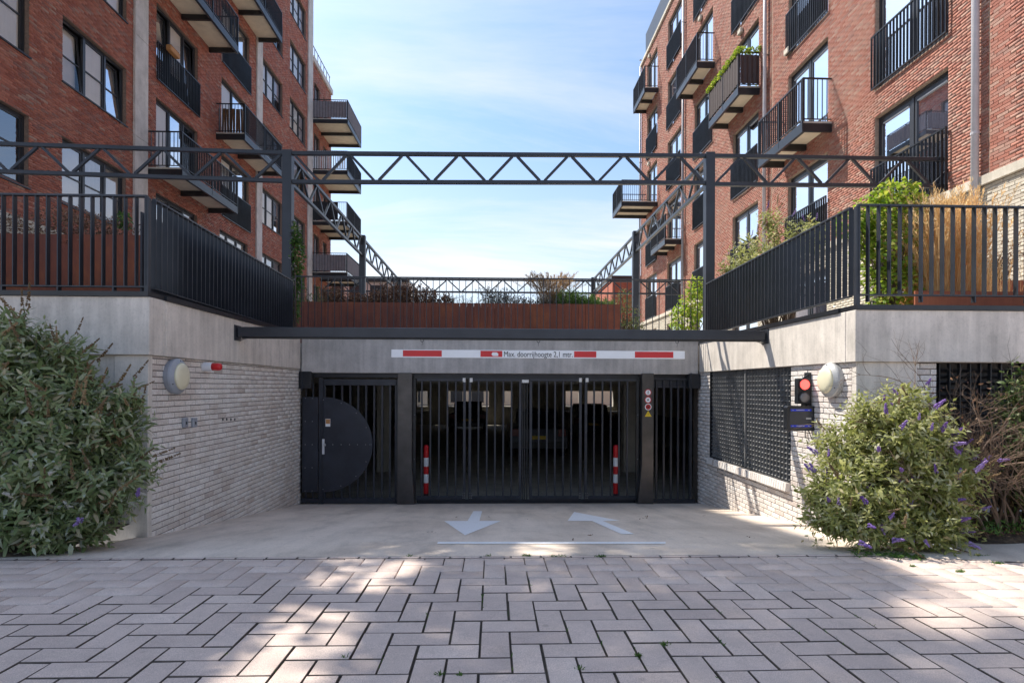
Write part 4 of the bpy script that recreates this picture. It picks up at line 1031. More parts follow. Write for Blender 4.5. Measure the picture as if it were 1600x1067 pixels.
class Block:
    def __init__(s, m, side, thing_): s.m=m; s.side=side; s.t=thing_; s.holes=[]; s.nbal=0; s.rest=MB()
    def box(s, name, u0,u1,z0,z1,o0,o1, mat, parent=None, bevel=0): return MB().mbox(s.m,u0,u1,z0,z1,o0,o1).build(name, mat, parent or s.t, bevel=bevel)
def balusters(B, parent, pts, z0, z1, a=.012, b=.022, along='u'):
    """bars as sub-parts until the block has 300, the others joined"""
    mb = MB()
    me = None; rest = MB()
    for (u,o_) in pts:
        if B.nbal < 300:
            if me is None:
                c0 = B.m(0,0,0); 
                h=MB().box(-b/2,b/2,-a/2,a/2,z0,z1) if along=='u' else MB().box(-a/2,a/2,-b/2,b/2,z0,z1); me=h.mesh('baluster',M['metal_b'])
            p = B.m(u,0,o_); rep('baluster', me, parent, (p[0],p[1],0)); B.nbal += 1
        else:
            if along=='u': rest.mbox(B.m,u-a/2,u+a/2,z0,z1,o_-b/2,o_+b/2)
            else: rest.mbox(B.m,u-b/2,u+b/2,z0,z1,o_-a/2,o_+a/2)
    if rest.v: rest.build('baluster', M['metal_b'], parent, kind='stuff')
def french_rail(B, u0,u1,z0, h=1.2, panel=None, off=.06):
    u0-=.03; u1+=.03
    r = B.box('juliet_rail',u0,u1,z0+h-.03,z0+h,off-.02,off+.02,M['metal_b'])
    B.box('bottom_rail',u0,u1,z0-.01,z0+.02,off-.02,off+.02,M['metal_b'],r)
    for uu in (u0,u1-.012): B.box('side_bar',uu,uu+.012,z0+.021,z0+h-.031,off-.02,off+.02,M['metal_b'],r)
    n = int((u1-u0)/.10); balusters(B, r, [(u0+(u1-u0)*k/n,off) for k in range(1,n)], z0+.021, z0+h-.031, .012, .044)
    if panel: B.box('infill_panel',u0+.03,u1-.03,z0+.05,z0+h-.06,off-.034,off-.028,panel,r)
def opening(B, u0,u1,z0,z1, cols, style='blind', transom=None, tilt=(), sill=True, blindmats=None, set_=.11):
    """frame, panes, sill, blinds; cols: mullion fractions"""
    B.holes.append((u0,u1,z0,z1)); fw=.06; rng=random.Random(int(u0*97+z0*31))
    mb = MB(); o0,o1 = -set_-.06,-set_
    mb.mbox(B.m,u0,u1,z1-fw,z1,o0,o1); mb.mbox(B.m,u0,u1,z0,z0+fw,o0,o1)
    mb.mbox(B.m,u0,u0+fw,z0+fw,z1-fw,o0,o1); mb.mbox(B.m,u1-fw,u1,z0+fw,z1-fw,o0,o1)
    wo = mb.build('window', M['frame'], B.t)
    edges = [0]+list(cols)+[1]
    for i,c_ in enumerate(cols):
        uu=u0+(u1-u0)*c_; MB().mbox(B.m,uu-.035,uu+.035,z0+fw+.001,z1-fw-.001,o0-.002,o1+.004).build('mullion', M['frame'], wo)
    for i in range(len(edges)-1):
        a=u0+(u1-u0)*edges[i]+(fw if i==0 else .036); b2=u0+(u1-u0)*edges[i+1]-(fw if i==len(edges)-2 else .036)
        za,zb2=z0+fw+.001,z1-fw-.001
        tl_ = i in tilt
        s = .05
        if style=='blind' or style=='mixed' or tl_:
            # sash and pane, tilted ones lean inwards at the top
            lean = .13 if tl_ else 0
            def mm(u,z,o,lean=lean,za=za,zb2=zb2): return B.m(u,z,o-lean*(z-za)/(zb2-za))
            sb = MB(); oo=-set_-.035 if not tl_ else -set_-.02
            for (p,q,r_,t_) in ((a,b2,zb2-s,zb2),(a,b2,za,za+s),(a,a+s,za+s,zb2-s),(b2-s,b2,za+s,zb2-s)): sb.mbox(mm,p,q,r_,t_,oo-.02,oo+.018)
            if transom: zt_=za+(zb2-za)*transom; sb.mbox(mm,a+s,b2-s,zt_-.015,zt_+.015,oo-.018,oo+.02)
            so = sb.build('sash', M['frame'], wo)
            MB().add([mm(a+s,za+s,oo-.004),mm(b2-s,za+s,oo-.004),mm(b2-s,zb2-s,oo-.004),mm(a+s,zb2-s,oo-.004)],[(0,1,2,3)]).build('pane', (M['glass_l'] if z0<F0L+5 else M['glass_c']) if B.side<0 else M['glass'], wo)
        else:
            sb = MB(); oo=-set_-.03
            for (p,q,r_,t_) in ((a,b2,zb2-.09,zb2),(a,b2,za,za+.08),(a,a+.07,za+.08,zb2-.09),(b2-.07,b2,za+.08,zb2-.09)): sb.mbox(B.m,p,q,r_,t_,oo-.02,oo+.02)
            sb.build('sash', M['frame'], wo)
            MB().mbox(B.m,a+.09,b2-.09,zb2-.125,zb2-.10,oo+.0,oo+.03).build('vent_strip', M['lamp_grey'], wo)
            MB().add([B.m(a+.07,za+.08,oo),B.m(b2-.07,za+.08,oo),B.m(b2-.07,zb2-.09,oo),B.m(a+.07,zb2-.09,oo)],[(0,1,2,3)]).build('pane', M['glass'], wo)
        bm_ = (blindmats or ['blind'])[i % len(blindmats or [1])]
        if bm_:
            fr_ = 0.0; 
            if isinstance(bm_,tuple): bm_,fr_ = bm_
            # hanging cloth with soft folds behind the pane
            nb=14; mbx=MB(); zlo=za+(zb2-za)*fr_
            for k in range(nb+1):
                uu=a+(b2-a)*k/nb; oo2=-set_-(.20 if tl_ else .06)-.008*math.sin(k*2.1+u0)*(1 if bm_!='blind' else .25)
                mbx.v += [B.m(uu,zlo,oo2),B.m(uu,zb2,oo2)]
            for k in range(nb): mbx.f.append((2*k,2*k+2,2*k+3,2*k+1))
            mbx.build('blind', M[bm_], wo)
    if sill: MB().mbox(B.m,u0-.03,u1+.03,z0-.035,z0-.002,-set_,.035).build('sill', M['metal'], wo)
def balcony(B, u0,u1,z, proj, screen=None, screen_sides=('end','front'), h=1.18, items=None, underz=.0, nbeam=1):
    """hung steel balcony; u0 is the near end"""
    z+=.06
    s = B.box('balcony',u0,u1,z-.05,z,.012,proj,M['garage_c'])
    # channel frame
    B.box('edge_beam',u0,u1,z-.26,z-.02,proj+.002,proj+.03,M['metal_b'],s)
    for uu in (u0,u1-.07): B.box('edge_beam',uu,uu+.07,z-.26,z-.052,.004,proj+.001,M['metal_b'],s)
    B.box('edge_lip',u0,u1,z-.275,z-.262,proj-.05,proj+.031,M['metal'],s)
    for k in range(nbeam):
        uc=u0+(u1-u0)*(k+1)/(nbeam+1); B.box('cross_beam',uc-.05,uc+.05,z-.25,z-.085,.006,proj-.05,M['metal_b'],s)
    for k in range(nbeam+1):
        a=u0+.075+(u1-u0-.15)*k/(nbeam+1)+(.055 if k else 0); b2=u0+.075+(u1-u0-.15)*(k+1)/(nbeam+1)-(.055 if k<nbeam else 0)
        B.box('soffit_board',a,b2,z-.082,z-.054,.01,proj-.004,M['soffit'],s)
    zr0,zr1=z+.05,z+h-.06
    for (a,b2,oa,ob) in ((u0,u1,proj-.02,proj+.02),(u0,u0+.035,.01,proj-.021),(u1-.035,u1,.01,proj-.021)):
        B.box('handrail',a,b2,zr1-.035,zr1,oa,ob,M['metal_b'],s); B.box('bottom_rail',a,b2,zr0,zr0+.02,oa,ob,M['metal_b'],s)
    for uu,oo in ((u0+.02,proj),(u1-.02,proj),((u0+u1)/2,proj)):
        B.box('rail_post',uu-.018,uu+.018,z-.2,zr1-.036,oo-.035,oo+.035,M['metal_b'],s)
    n=int((u1-u0)/.11); balusters(B,s,[(u0+(u1-u0)*k/n,proj) for k in range(1,n)],zr0+.021,zr1-.036,.010,.036)
    n=max(3,int(proj/.11)); 
    for uu in (u0+.017,u1-.017): balusters(B,s,[(uu,proj*k/n) for k in range(1,n)],zr0+.021,zr1-.036,.010,.034,'o')
    if screen:
        def wavy(f,L,n_):
            mbx=MB()
            for k in range(n_*8+1):
                t=k/(n_*8); mbx.v += [f(t,zr0+.01,.018*math.sin(2*math.pi*t*n_)),f(t,zr1-.12,.018*math.sin(2*math.pi*t*n_))]
            for k in range(n_*8): mbx.f.append((2*k,2*k+2,2*k+3,2*k+1))
            return mbx
        if 'end' in screen_sides: wavy(lambda t,zz,w_: B.m(u0-.03+w_,zz,.03+(proj-.06)*t),proj,max(4,int(proj/.16))).build('screen_cloth',M[screen],s,smooth=True)
        if 'front' in screen_sides: wavy(lambda t,zz,w_: B.m(u0+.02+(u1-u0-.04)*t,zz,proj+.035+w_),u1-u0,int((u1-u0)/.2)).build('screen_cloth',M[screen],s,smooth=True)
    return s, zr0, zr1

# ------------------------------------------------------------------ left block
ltop = 24.5; lend = DL(480,300); 
LBt = thing('apartment_block', 'tall shaded red brick apartment block on the left with pale concrete pilasters', 'apartment building')
B = Block(mL_, -1, LBt)
def cols(*px): return [DL(p,300) for p in px]
a0r = DL(45); A0,A1 = DL(97),DL(197); B0,B1=DL(243.5),DL(308.5); C0,C1=DL(345.5),DL(389); E0,E1=DL(408.5),DL(441); G0,G1=DL(452.5),DL(477)
w3=(.36,.69)
bl=['blind','blind2','blind']
for k in range(1,7):
    zs=FL(k)+.86; zt=zs+1.64
    if zt<LLOW: opening(B,a0r-2.5,a0r,zs,zt,w3,'blind',.55,blindmats=['blind','blind','blind'] if k>1 else [None,'blind2',None])
    if zt<LLOW: opening(B,A0,A1,zs,zt,w3,'blind',.47,tilt=(0,2) if k==2 else ((2,) if k==4 else ()),blindmats=['blind','blind','blind'] if k!=1 else ['blind','blind2',('blind',.1)])
    opening(B,E0,E1,zs,zt,(.33,.67),'blind',.5,blindmats=['blind','blind',('blind2',.4)])
    opening(B,G0,G1,zs,zt,(.33,.67),'blind',.5,blindmats=['blind','blind','blind2'] if k not in (1,3) else [None,('blind2',.5),None])
for k in range(1,7):
    opening(B,B0,B1,FL(k)+.02,FL(k)+2.46,(.36,.70),'blind',None,tilt=(0,2) if k==3 else (),sill=False,blindmats=['blind',('blind',.3),None] if k not in (1,) else [None,None,('blind2',.2)])
    if k==1: opening(B,C0-.1,C1-.1,FL(1)+1.3,FL(1)+2.46,(.33,.67),'blind',None,sill=True,blindmats=['blind','blind','blind'])
    else: opening(B,C0,C1,FL(k)+.02,FL(k)+2.46,(.45,),'blind',None,sill=False,blindmats=['blind',('blind',.1)])
f3=FL(3)
french_rail(B,B0,B1,FL(3)); french_rail(B,B0,B1,FL(5)); french_rail(B,B0,B1,FL(1),h=1.2)
# flower box hung on the rail
tb = thing('flower_box', 'orange flower box hung on the railing of the left block', 'flower box')
u=DL(262,80); zc=at_x(262,80,XLB)[1]
MB().mbox(mL_,u-.28,u+.28,zc-.12,zc+.06,.09,.26).build('box', M['terracotta'], tb, bevel=.02)
MB().mbox(mL_,u-.25,u+.25,zc+.061,zc+.075,.11,.24).build('soil_fill', M['soil'], tb)
french_rail(B,C0,C1,FL(2)); french_rail(B,C0,C1,FL(4))
bu0=DL(230.5,262); bu1=None
def outer(px_near_wall, px_corner, px_far, XB, s):
    D0 = at_x(px_near_wall,300,XB)[0]; Xo = at_y(px_corner,300,D0)[0]; D1 = at_x(px_far,300,Xo)[0]; return D0, abs(Xo-XB), D1
D0,pj,D1 = outer(229.5,283,370.5,XLB,1)
b_1=balcony(B,D0,D1,FL(2),pj); balcony(B,D0,D1,FL(4),pj); balcony(B,D0,D1,FL(6),pj)
D0,pj,D1 = outer(337,381,439,XLB,1)
b2_,zr0,zr1 = balcony(B,D0,D1,FL(3),pj); balcony(B,D0,D1,FL(5),pj)
# wooden slats leaned inside the near end of that balcony
rs_=random.Random(9); 
for k in range(9):
    oo=.10+k*(pj-.2)/8; MB().bar(mL_(D0+.09,zr0-.02,oo),mL_(D0+.10+rs_.uniform(-.02,.03),zr1-.17,oo+rs_.uniform(-.06,.06)),.075,.02,(0,1,0)).build('wooden_slat', M['bamboo'], b2_)
# pilasters
for (pa,pb,top) in ((207.5,228,ltop),(399.5,408,ltop),(480,487,ltop)):
    a,b2 = DL(pa),DL(pb); k=0; z=FL(0)-.6; s_=None
    zz=[-1.4]+[FL(k)+.75+.0 for k in range(0,9)]; zz=[q for q in zz if q<top]+[top+.1]
    for q0,q1 in zip(zz[:-1],zz[1:]):
        B.box('pilaster',a,b2,q0+.006,q1-.006,-.05,.06,M['pilaster'])
B.holes_w=list(B.holes)
# wall backing, bricks
u_near=9.6; pil=[(DL(a),DL(b2),-5,30) for a,b2 in ((207.5,228),(399.5,408),(480,487))]
plz1=at_x(60,352,XLB)[1]
mb=MB(); holed_sheet(mb,mL_,u_near,DBRK,-1.4,LLOW,[h for h in B.holes if h[1]<DBRK],-.010,.17); holed_sheet(mb,mL_,DBRK,DL(481),-1.4,ltop,[h for h in B.holes if h[1]>DBRK],-.010,.17); mb.build('wall',M['mortar_l'],LBt)
keep=lambda u,z: z<.80*u+1.2 and (u>DBRK or z<LLOW-.05)
rc=brick_rects(u_near,DL(480),plz1+.02,ltop,B.holes+pil,.060,.222,.010,.12,21,keep)
lay_bricks(LBt,rc,(XLB-.010,0,0),(0,1,0),(0,0,1),(1,0,0),.010,M['red_l'],lambda r:r[0]*1.0+abs(r[2]-.35*r[0])*.25 if r[0]>11.5 else 99+r[0],300,0)
B.box('plinth',u_near,DL(207.5),-1.4,plz1-.14,-.05,.01,M['cream_brick']); B.box('ledge',u_near,DL(207.5)-.01,plz1-.138,plz1+.018,-.05,.05,M['ledge'],bevel=.004)
B.box('plinth',DL(228)+.01,DL(480),-1.4,plz1+.01,-.05,-.002,M['red_l'])
# body
mb=MB(); X2=XLB-14
mb.add([(XLB-.19,u_near,-1.4),(X2,u_near,-1.4),(X2,u_near,LLOW),(XLB-.19,u_near,LLOW)],[(0,1,2,3)]); mb.add([(XLB-.055,DBRK,LLOW),(X2,DBRK,LLOW),(X2,DBRK,ltop),(XLB-.055,DBRK,ltop)],[(0,1,2,3)])
u_e=DL(487)
mb.add([(XLB-.01,u_near,-1.4),(XLB-.2,u_near,-1.4),(XLB-.2,u_near,LLOW),(XLB-.01,u_near,LLOW)],[(0,1,2,3)])
mb.add([(XLB-.055,u_e,-1.4),(X2,u_e,-1.4),(X2,u_e,ltop),(XLB-.055,u_e,ltop)],[(0,1,2,3)])
mb.add([(X2,u_near,-1.4),(X2,DBRK,-1.4),(X2,DBRK,LLOW),(X2,u_near,LLOW)],[(0,1,2,3)]); mb.add([(X2,DBRK,-1.4),(X2,u_e,-1.4),(X2,u_e,ltop),(X2,DBRK,ltop)],[(0,1,2,3)])
mb.build('outer_walls',M['red_l'],LBt)
MB().box(X2,XLB+.06,DBRK,u_e,ltop+.01,ltop+.25).build('roof',M['metal_b'],LBt); MB().box(X2,XLB+.06,u_near,DBRK-.01,LLOW+.01,LLOW+.22).build('roof',M['metal_b'],LBt)
MB().box(XLB-2.6,XLB-2.5,u_near+.05,u_e-.05,-1.3,LLOW-.02).build('inner_wall',M['room'],LBt); MB().box(XLB-2.6,XLB-2.5,DBRK+.05,u_e-.05,LLOW+.3,ltop-.02).build('inner_wall',M['room'],LBt)
for k in range(0,9): 
    if FL(k)<ltop-.5: MB().box(XLB-2.49,XLB-.2,u_near+.05 if FL(k)<LLOW-.3 else DBRK+.05,u_e-.05,FL(k)-.25,FL(k)-.02).build('floor_slab',M['room'],LBt)

# ------------------------------------------------------------------ lower block behind it on the left
LB2 = thing('apartment_block', 'lower brick block behind the left one, with wide balconies against the sky', 'apartment building')
B2 = Block(mL_, -1, LB2); B2.nbal = 0
u0=DL(487.5); u1=DL(517.5,200); rz2=at_x(500,113,XLB)[1]
for k in range(1,6):
    opening(B2,u0+.35,u0+1.45,FL(k)+.02,FL(k)+2.4,(.5,),'blind',None,sill=False,blindmats=['blind','blind2'])
    opening(B2,u0+2.2,u0+3.0,FL(k)+.02,FL(k)+2.4,(),'blind',None,sill=False,blindmats=['blind'])
opening(B2,u0+.5,u0+2.6,FL(0)+.1,FL(0)+2.4,(.33,.67),'blind',None,sill=False,blindmats=['blind','blind','blind'])
mb=MB(); holed_sheet(mb,mL_,u0,u1,-1.4,rz2-.15,B2.holes,-.01,.17); mb.build('wall',M['mortar_l'],LB2)
rc=brick_rects(u0,u1,-.2,rz2-.16,B2.holes,.060,.222,.010,.12,22)
lay_bricks(LB2,rc,(XLB-.010,0,0),(0,1,0),(0,0,1),(1,0,0),.010,M['red_l'],lambda r:r[0],0,0)
B2.box('roof_edge',u0,u1+.05,rz2-.15,rz2+.18,-.3,.10,M['pilaster'])
mb=MB(); mb.add([(XLB-.2,u1,-1.4),(X2,u1,-1.4),(X2,u1,rz2),(XLB-.2,u1,rz2)],[(0,1,2,3)]); mb.add([(XLB-.19,u0,-1.4),(X2,u0,-1.4),(X2,u0,rz2),(XLB-.19,u0,rz2)],[(0,1,2,3)])
mb.add([(X2,u0,-1.4),(X2,u1,-1.4),(X2,u1,rz2),(X2,u0,rz2)],[(0,1,2,3)]); mb.add([(XLB-.01,u1,-1.4),(XLB-.2,u1,-1.4),(XLB-.2,u1,rz2-.15),(XLB-.01,u1,rz2-.15)],[(0,1,2,3)]); mb.build('outer_walls',M['red_l'],LB2)
MB().box(X2,XLB-.301,u0,u1,rz2-.1,rz2+.1).build('roof',M['metal_b'],LB2)
MB().box(XLB-2.6,XLB-2.5,u0+.05,u1-.05,-1.3,rz2-.2).build('inner_wall',M['room'],LB2)
D0,pj,D1 = outer(487.5,542,563.5,XLB,1)
lv_=[5,4,3,2]
for k,sc_ in zip(lv_,('screen_grey',None,None,'screen_grey')):
    s_,za,zb2=balcony(B2,D0+.02,D1,FL(k),pj,screen=sc_,screen_sides=('end','front') if sc_ else ())
    if k==4:
        for q in range(int(pj/.13)): MB().mbox(mL_,D0-.02,D0-.005,za,zb2-.03,.05+q*.13,.05+q*.13+.06).build('white_slat',M['white_paint'],s_)
    if k==3: MB().mbox(mL_,D0-.02,D0-.008,za,zb2-.05,.05,pj*.75).build('dark_cloth',M['metal_b'],s_)
rr3=MB()
for q in range(7):
    uu=u0+.1+q*.62; rr3.tube([mL_(uu,rz2+.18,-.1),mL_(uu,rz2+1.0,-.1)],.02,5)
rr3.tube([mL_(u0+.05,rz2+1.0,-.1),mL_(u0+3.95,rz2+1.0,-.1)],.025,5); rr3.build('roof_railing',M['metal_b'],LB2)
pk=thing('storefront','pale ground floor extension far back under the lowest grey balcony','building')
xx=at_y(500,455,42)[0]
MB().box(xx,at_y(640,455,42)[0],42,46,-1.4,at_y(600,441,42)[1]).build('wall',M['pilaster'],pk); MB().box(xx,at_y(640,455,42)[0],41.8,46,at_y(600,441,42)[1]+.01,at_y(600,438,42)[1]+.05).build('roof_edge',M['metal_w'],pk)
for k in range(4): MB().box(xx+.6+k*1.5,xx+1.7+k*1.5,41.97,41.99,1.5,at_y(600,446,42)[1]).build('window',M['frame'],pk)

# ------------------------------------------------------------------ right block
RBt = thing('apartment_block', 'sunlit red brick apartment block on the right with dark hung balconies and pale downpipes', 'apartment building')
B = Block(mR_, 1, RBt)
C = {}
C[1]=(DR(1481),DR(1366)); C[2]=(DR(1293),DR(1231)); C[3]=(DR(1184.6),DR(1145)); C[4]=(DR(1113),DR(1085)); C[5]=(DR(1064),DR(1043)); C[6]=(DR(1026.5),DR(1011))
rend=DR(1001.7); rtop=at_x(1010,88,XRB)[1]
HW=2.37
FB=at_x(1478,57,XRB)[1]; 
for c_,(a,b2) in C.items():
    for k in range(0,6):
        if FR(k)+HW>rtop-.2: continue
        bm2={0:['curtain','curtain'],1:['curtain',None],2:['curtain','blind2'],3:['curtain','curtain'],4:[None,'curtain'],5:['curtain','blind2']}[(k+c_)%6]
        if c_==1 and k==1: bm2=['curtain',None]
        if c_==2: bm2=['curtain','curtain']
        opening(B,a,b2,FR(k)+.0,FR(k)+HW,(.5,),'door',None,sill=False,blindmats=bm2,set_=.10)
bal={2:[2,4],3:[3],4:[4],5:[2],6:[3,5]}
spec={2:(1299.6,1255,1185.5),3:(1186.5,1154,1108),4:(1116,1089,1057),5:(1066.5,1040,1018),6:(1028,1007,989.6)}
M['infill']=simple('dark perforated infill',(.035,.037,.045),.5)
for c_,(a,b2) in C.items():
    for k in range(0,6):
        if FR(k)+HW>rtop-.2: continue
        if k in bal.get(c_,()):
            px_ = spec[c_] if not (c_==6 and k==3) else (1027.5,972,958)
            D0,pj,D1=outer(*px_,XRB,-1)
            s_,za,zb2=balcony(B,D0,D1,FR(k),pj,screen='screen_brown' if (c_,k)==(3,3) else None)
        else: french_rail(B,a,b2,FR(k)+.02,panel=M['infill'] if c_>=4 and (k+c_)%2==0 else None)
# little wall lights above some doors
for (px,py) in ((1233,81),(1159,50),(1096,29),(1255,81),(1016,88),(1015,256)):
    if (px,py)==(1255,81): continue
    u,z=at_x(px,py,XRB); l_=B.box('facade_light',u-.13,u+.13,z-.09,z+.09,.002,.11,M['ledge'],bevel=.02)
# downpipes with brackets
for (px,r_) in ((1531.5,.062),(1199,.055),(1070,.055),(1002.5,.05)):
    u=DR(px); p=MB().tube([mR_(u,FR(0)-.1,.10),mR_(u,rtop-.1 if px<1500 else 14,.10)],r_,12).build('downpipe',M['pipe'] if px>1100 else M['lamp_grey'],RBt,smooth=True)
    for k in range(0,7):
        z=FR(k)+.35+(k%2)*.4; 
        if z<12 or px<1500: MB().lathe(mR_(u,z,.10),(0,0,1),[(0,r_+.008),(.045,r_+.008)],12).build('pipe_collar',M['pipe'],p); MB().mbox(mR_,u-.012,u+.012,z,z+.03,-.0,.10-r_).build('pipe_clip',M['metal'],p)
ledz=at_x(1560,268,XRB)[1]+.02
joints=[(DR(1205.5)-.03,DR(1205.5)+.03,-2,30),(DR(1545)-.015,DR(1545)+.015,ledz,30)]
mb=MB(); holed_sheet(mb,mR_,5.0,rend,-1.4,rtop,B.holes,-.010,.16); mb.build('wall',M['mortar_r'],RBt)
rc=brick_rects(5.0,rend,ledz+.0,rtop-.05,B.holes+joints,.060,.222,.011,.12,31,lambda u,z: z<.80*u+1.2)
lay_bricks(RBt,rc,(XRB+.010,0,0),(0,1,0),(0,0,1),(-1,0,0),.011,M['red_r'],lambda r:r[0]+.2*abs(r[2]-5) if r[0]>9.3 and r[2]<.70*r[0] else 99+r[0],150,0)
rc=brick_rects(5.0,rend,FR(0)-.1,ledz-.17,[(h[0],h[1],h[2],h[3]) for h in B.holes],.062,.222,.010,0,32)
lay_bricks(RBt,rc,(XRB+.006,0,0),(0,1,0),(0,0,1),(-1,0,0),.016,M['cream_brick'],lambda r:r[0] if r[0]>9 else 99,140,0)
hs=sorted([(h[0],h[1]) for h in B.holes if h[2]<ledz-.1<h[3]]); cur=5.0
for a,b2 in hs+[(rend,rend)]:
    if a-cur>.05: B.box('ledge',cur+.002,a-.002,ledz-.165,ledz-.004,.0,.07,M['ledge'],bevel=.004)
    cur=b2
X3=XRB+13
mb=MB()
for yy in (5.0,rend):
    mb.add([(XRB+.01,yy,-1.4),(X3,yy,-1.4),(X3,yy,rtop),(XRB+.01,yy,rtop)],[(0,1,2,3)])
mb.add([(X3,5,-1.4),(X3,rend,-1.4),(X3,rend,rtop),(X3,5,rtop)],[(0,1,2,3)]); mb.build('outer_walls',M['red_r'],RBt)
B.box('roof_edge',5,rend+.06,rtop-.05,rtop+.10,-.2,.09,M['ledge']); MB().box(XRB+.2,X3,5,rend,rtop-.1,rtop).build('roof',M['metal_b'],RBt)
zpt=at_x(1008,66,XRB)[1]
MB().box(XRB+.0,XRB+6,5,DR(1008),rtop+.102,zpt+.35).build('penthouse',M['metal'],RBt)
MB().box(XRB+2.5,XRB+2.6,5.05,rend-.05,-1.3,rtop-.11).build('inner_wall',M['room'],RBt)
for k in range(0,6): MB().box(XRB+.18,XRB+2.49,5.05,rend-.05,FR(k)-.25,FR(k)-.03).build('floor_slab',M['room'],RBt)
# low red building far behind on the right
fb=thing('brick_building','low plain red brick building far behind the railing on the right','building')
y=46; x0=at_y(957,470,y)[0]; x1=at_y(1004,470,y)[0]; zz=at_y(980,436,y)[1]
M['far_red']=simple('far red brick',(.34,.10,.06),.9,var=.15,scale=2)
MB().box(x0,x1+3,y,y+9,-1.4,zz).build('wall',M['far_red'],fb); MB().box(x0-.1,x1+3.1,y-.1,y+9.1,zz+.01,zz+.25).build('roof_edge',M['metal_w'],fb)
MB().box(x0+.6,x0+1.7,y-.02,y-.004,3.5,5.2).build('window',M['frame'],fb)
fb=thing('pale_building','pale building standing past the end of the deck, left of the low red one','building')
MB().box(at_y(936,470,52)[0],at_y(955,470,52)[0],52,58,-1.4,at_y(945,447,52)[1]).build('wall',M['ledge'],fb)
MB().box(at_y(937,470,52)[0],at_y(954,470,52)[0],51.97,51.99,3,4.2).build('window',M['frame'],fb)
# buildings across the far street seen through the garage
fb=thing('street_house','sunlit pale and red house front seen through the garage openings','building')
yy=44
M['pale_wall']=simple('pale yellow render',(.85,.76,.58),.8,var=.08,scale=1)
xq=at_y(1000,620,yy)[0]; MB().box(-10,xq,yy,yy+6,-1.4,3.0).build('wall',M['pale_wall'],fb); MB().box(xq+.01,16,yy,yy+6,-1.4,3.0).build('wall',M['far_red'],fb)
for k in range(6): MB().box(-8+k*1.6,-7.1+k*1.6,yy-.03,yy-.005,-1.2,.9).build('window',M['frame'],fb)
# ================================================================== plants
def leaves_mesh(name, P, D, Nrm, Ls, Ws, mat, parent, droop=.25, fold=.18, kind='stuff'):
    """P base points, D unit directions, Nrm rough normals; each leaf 6 points"""
    n=len(P); D=D/np.linalg.norm(D,axis=1,keepdims=True); S=np.cross(D,Nrm); S/=np.maximum(np.linalg.norm(S,axis=1,keepdims=True),1e-6); Nn=np.cross(S,D)
    Ls=Ls[:,None]; Ws=Ws[:,None]/2
    c=[P, P+D*Ls*.35+S*Ws+Nn*Ws*fold*2, P+D*Ls*.35-S*Ws+Nn*Ws*fold*2, P+D*Ls*.72+S*Ws*.7-Nn*Ls*droop*.35, P+D*Ls*.72-S*Ws*.7-Nn*Ls*droop*.35, P+D*Ls-Nn*Ls*droop]
    V=np.stack(c,1).reshape(-1,3)
    tri=np.array([[0,1,2],[1,3,4],[1,4,2],[3,5,4]]); Fq=(tri[None]+(np.arange(n)*6)[:,None,None]).reshape(-1,3)
    return np_mesh(name,V,Fq,mat,np.repeat(RNG.random(n),4),parent,kind)
def rand_unit(n):
    v=RNG.normal(size=(n,3)); return v/np.linalg.norm(v,axis=1,keepdims=True)
def in_blobs(blobs, n, lo=.55, zmin=-1.3):
    """points and outward directions in a union of ellipsoids, thicker towards the outside"""
    wts=np.array([b[3]*b[4]*b[5] for b in blobs])**(2/3); idx=RNG.choice(len(blobs),n,p=wts/wts.sum()); Bm=np.array(blobs)
    d=rand_unit(n); r=RNG.uniform(lo**3,1,n)**(1/3); c=Bm[idx,:3]; R3=Bm[idx,3:6]; P=c+d*R3*r[:,None]; out=d/R3; out/=np.linalg.norm(out,axis=1,keepdims=True)
    k=P[:,2]>zmin; return P[k],out[k]
def spike_mesh(mat, L=.13, r=.018, n=46, seed=1, name='flower_spike'):
    rng=np.random.default_rng(seed); t=rng.random(n)**.8; a=rng.random(n)*6.283; rad=r*(1-t*.75)*(.6+.4*rng.random(n))
    C0=np.stack([rad*np.cos(a),rad*np.sin(a),t*L],1); s=.0065*(1-.35*t)
    V=[];Fc=[]
    for c,q in zip(C0,s):
        b=len(V); V+= [c+np.array(p)*q*1.3 for p in ((1,0,0),(-1,0,0),(0,1,0),(0,-1,0),(0,0,1),(0,0,-1))]
        Fc+= [(b+i,b+j,b+k) for i,j,k in ((0,2,4),(2,1,4),(1,3,4),(3,0,4),(2,0,5),(1,2,5),(3,1,5),(0,3,5))]
    me=bpy.data.meshes.new(name); me.from_pydata([tuple(v) for v in V],[],Fc); me.materials.append(mat); return me
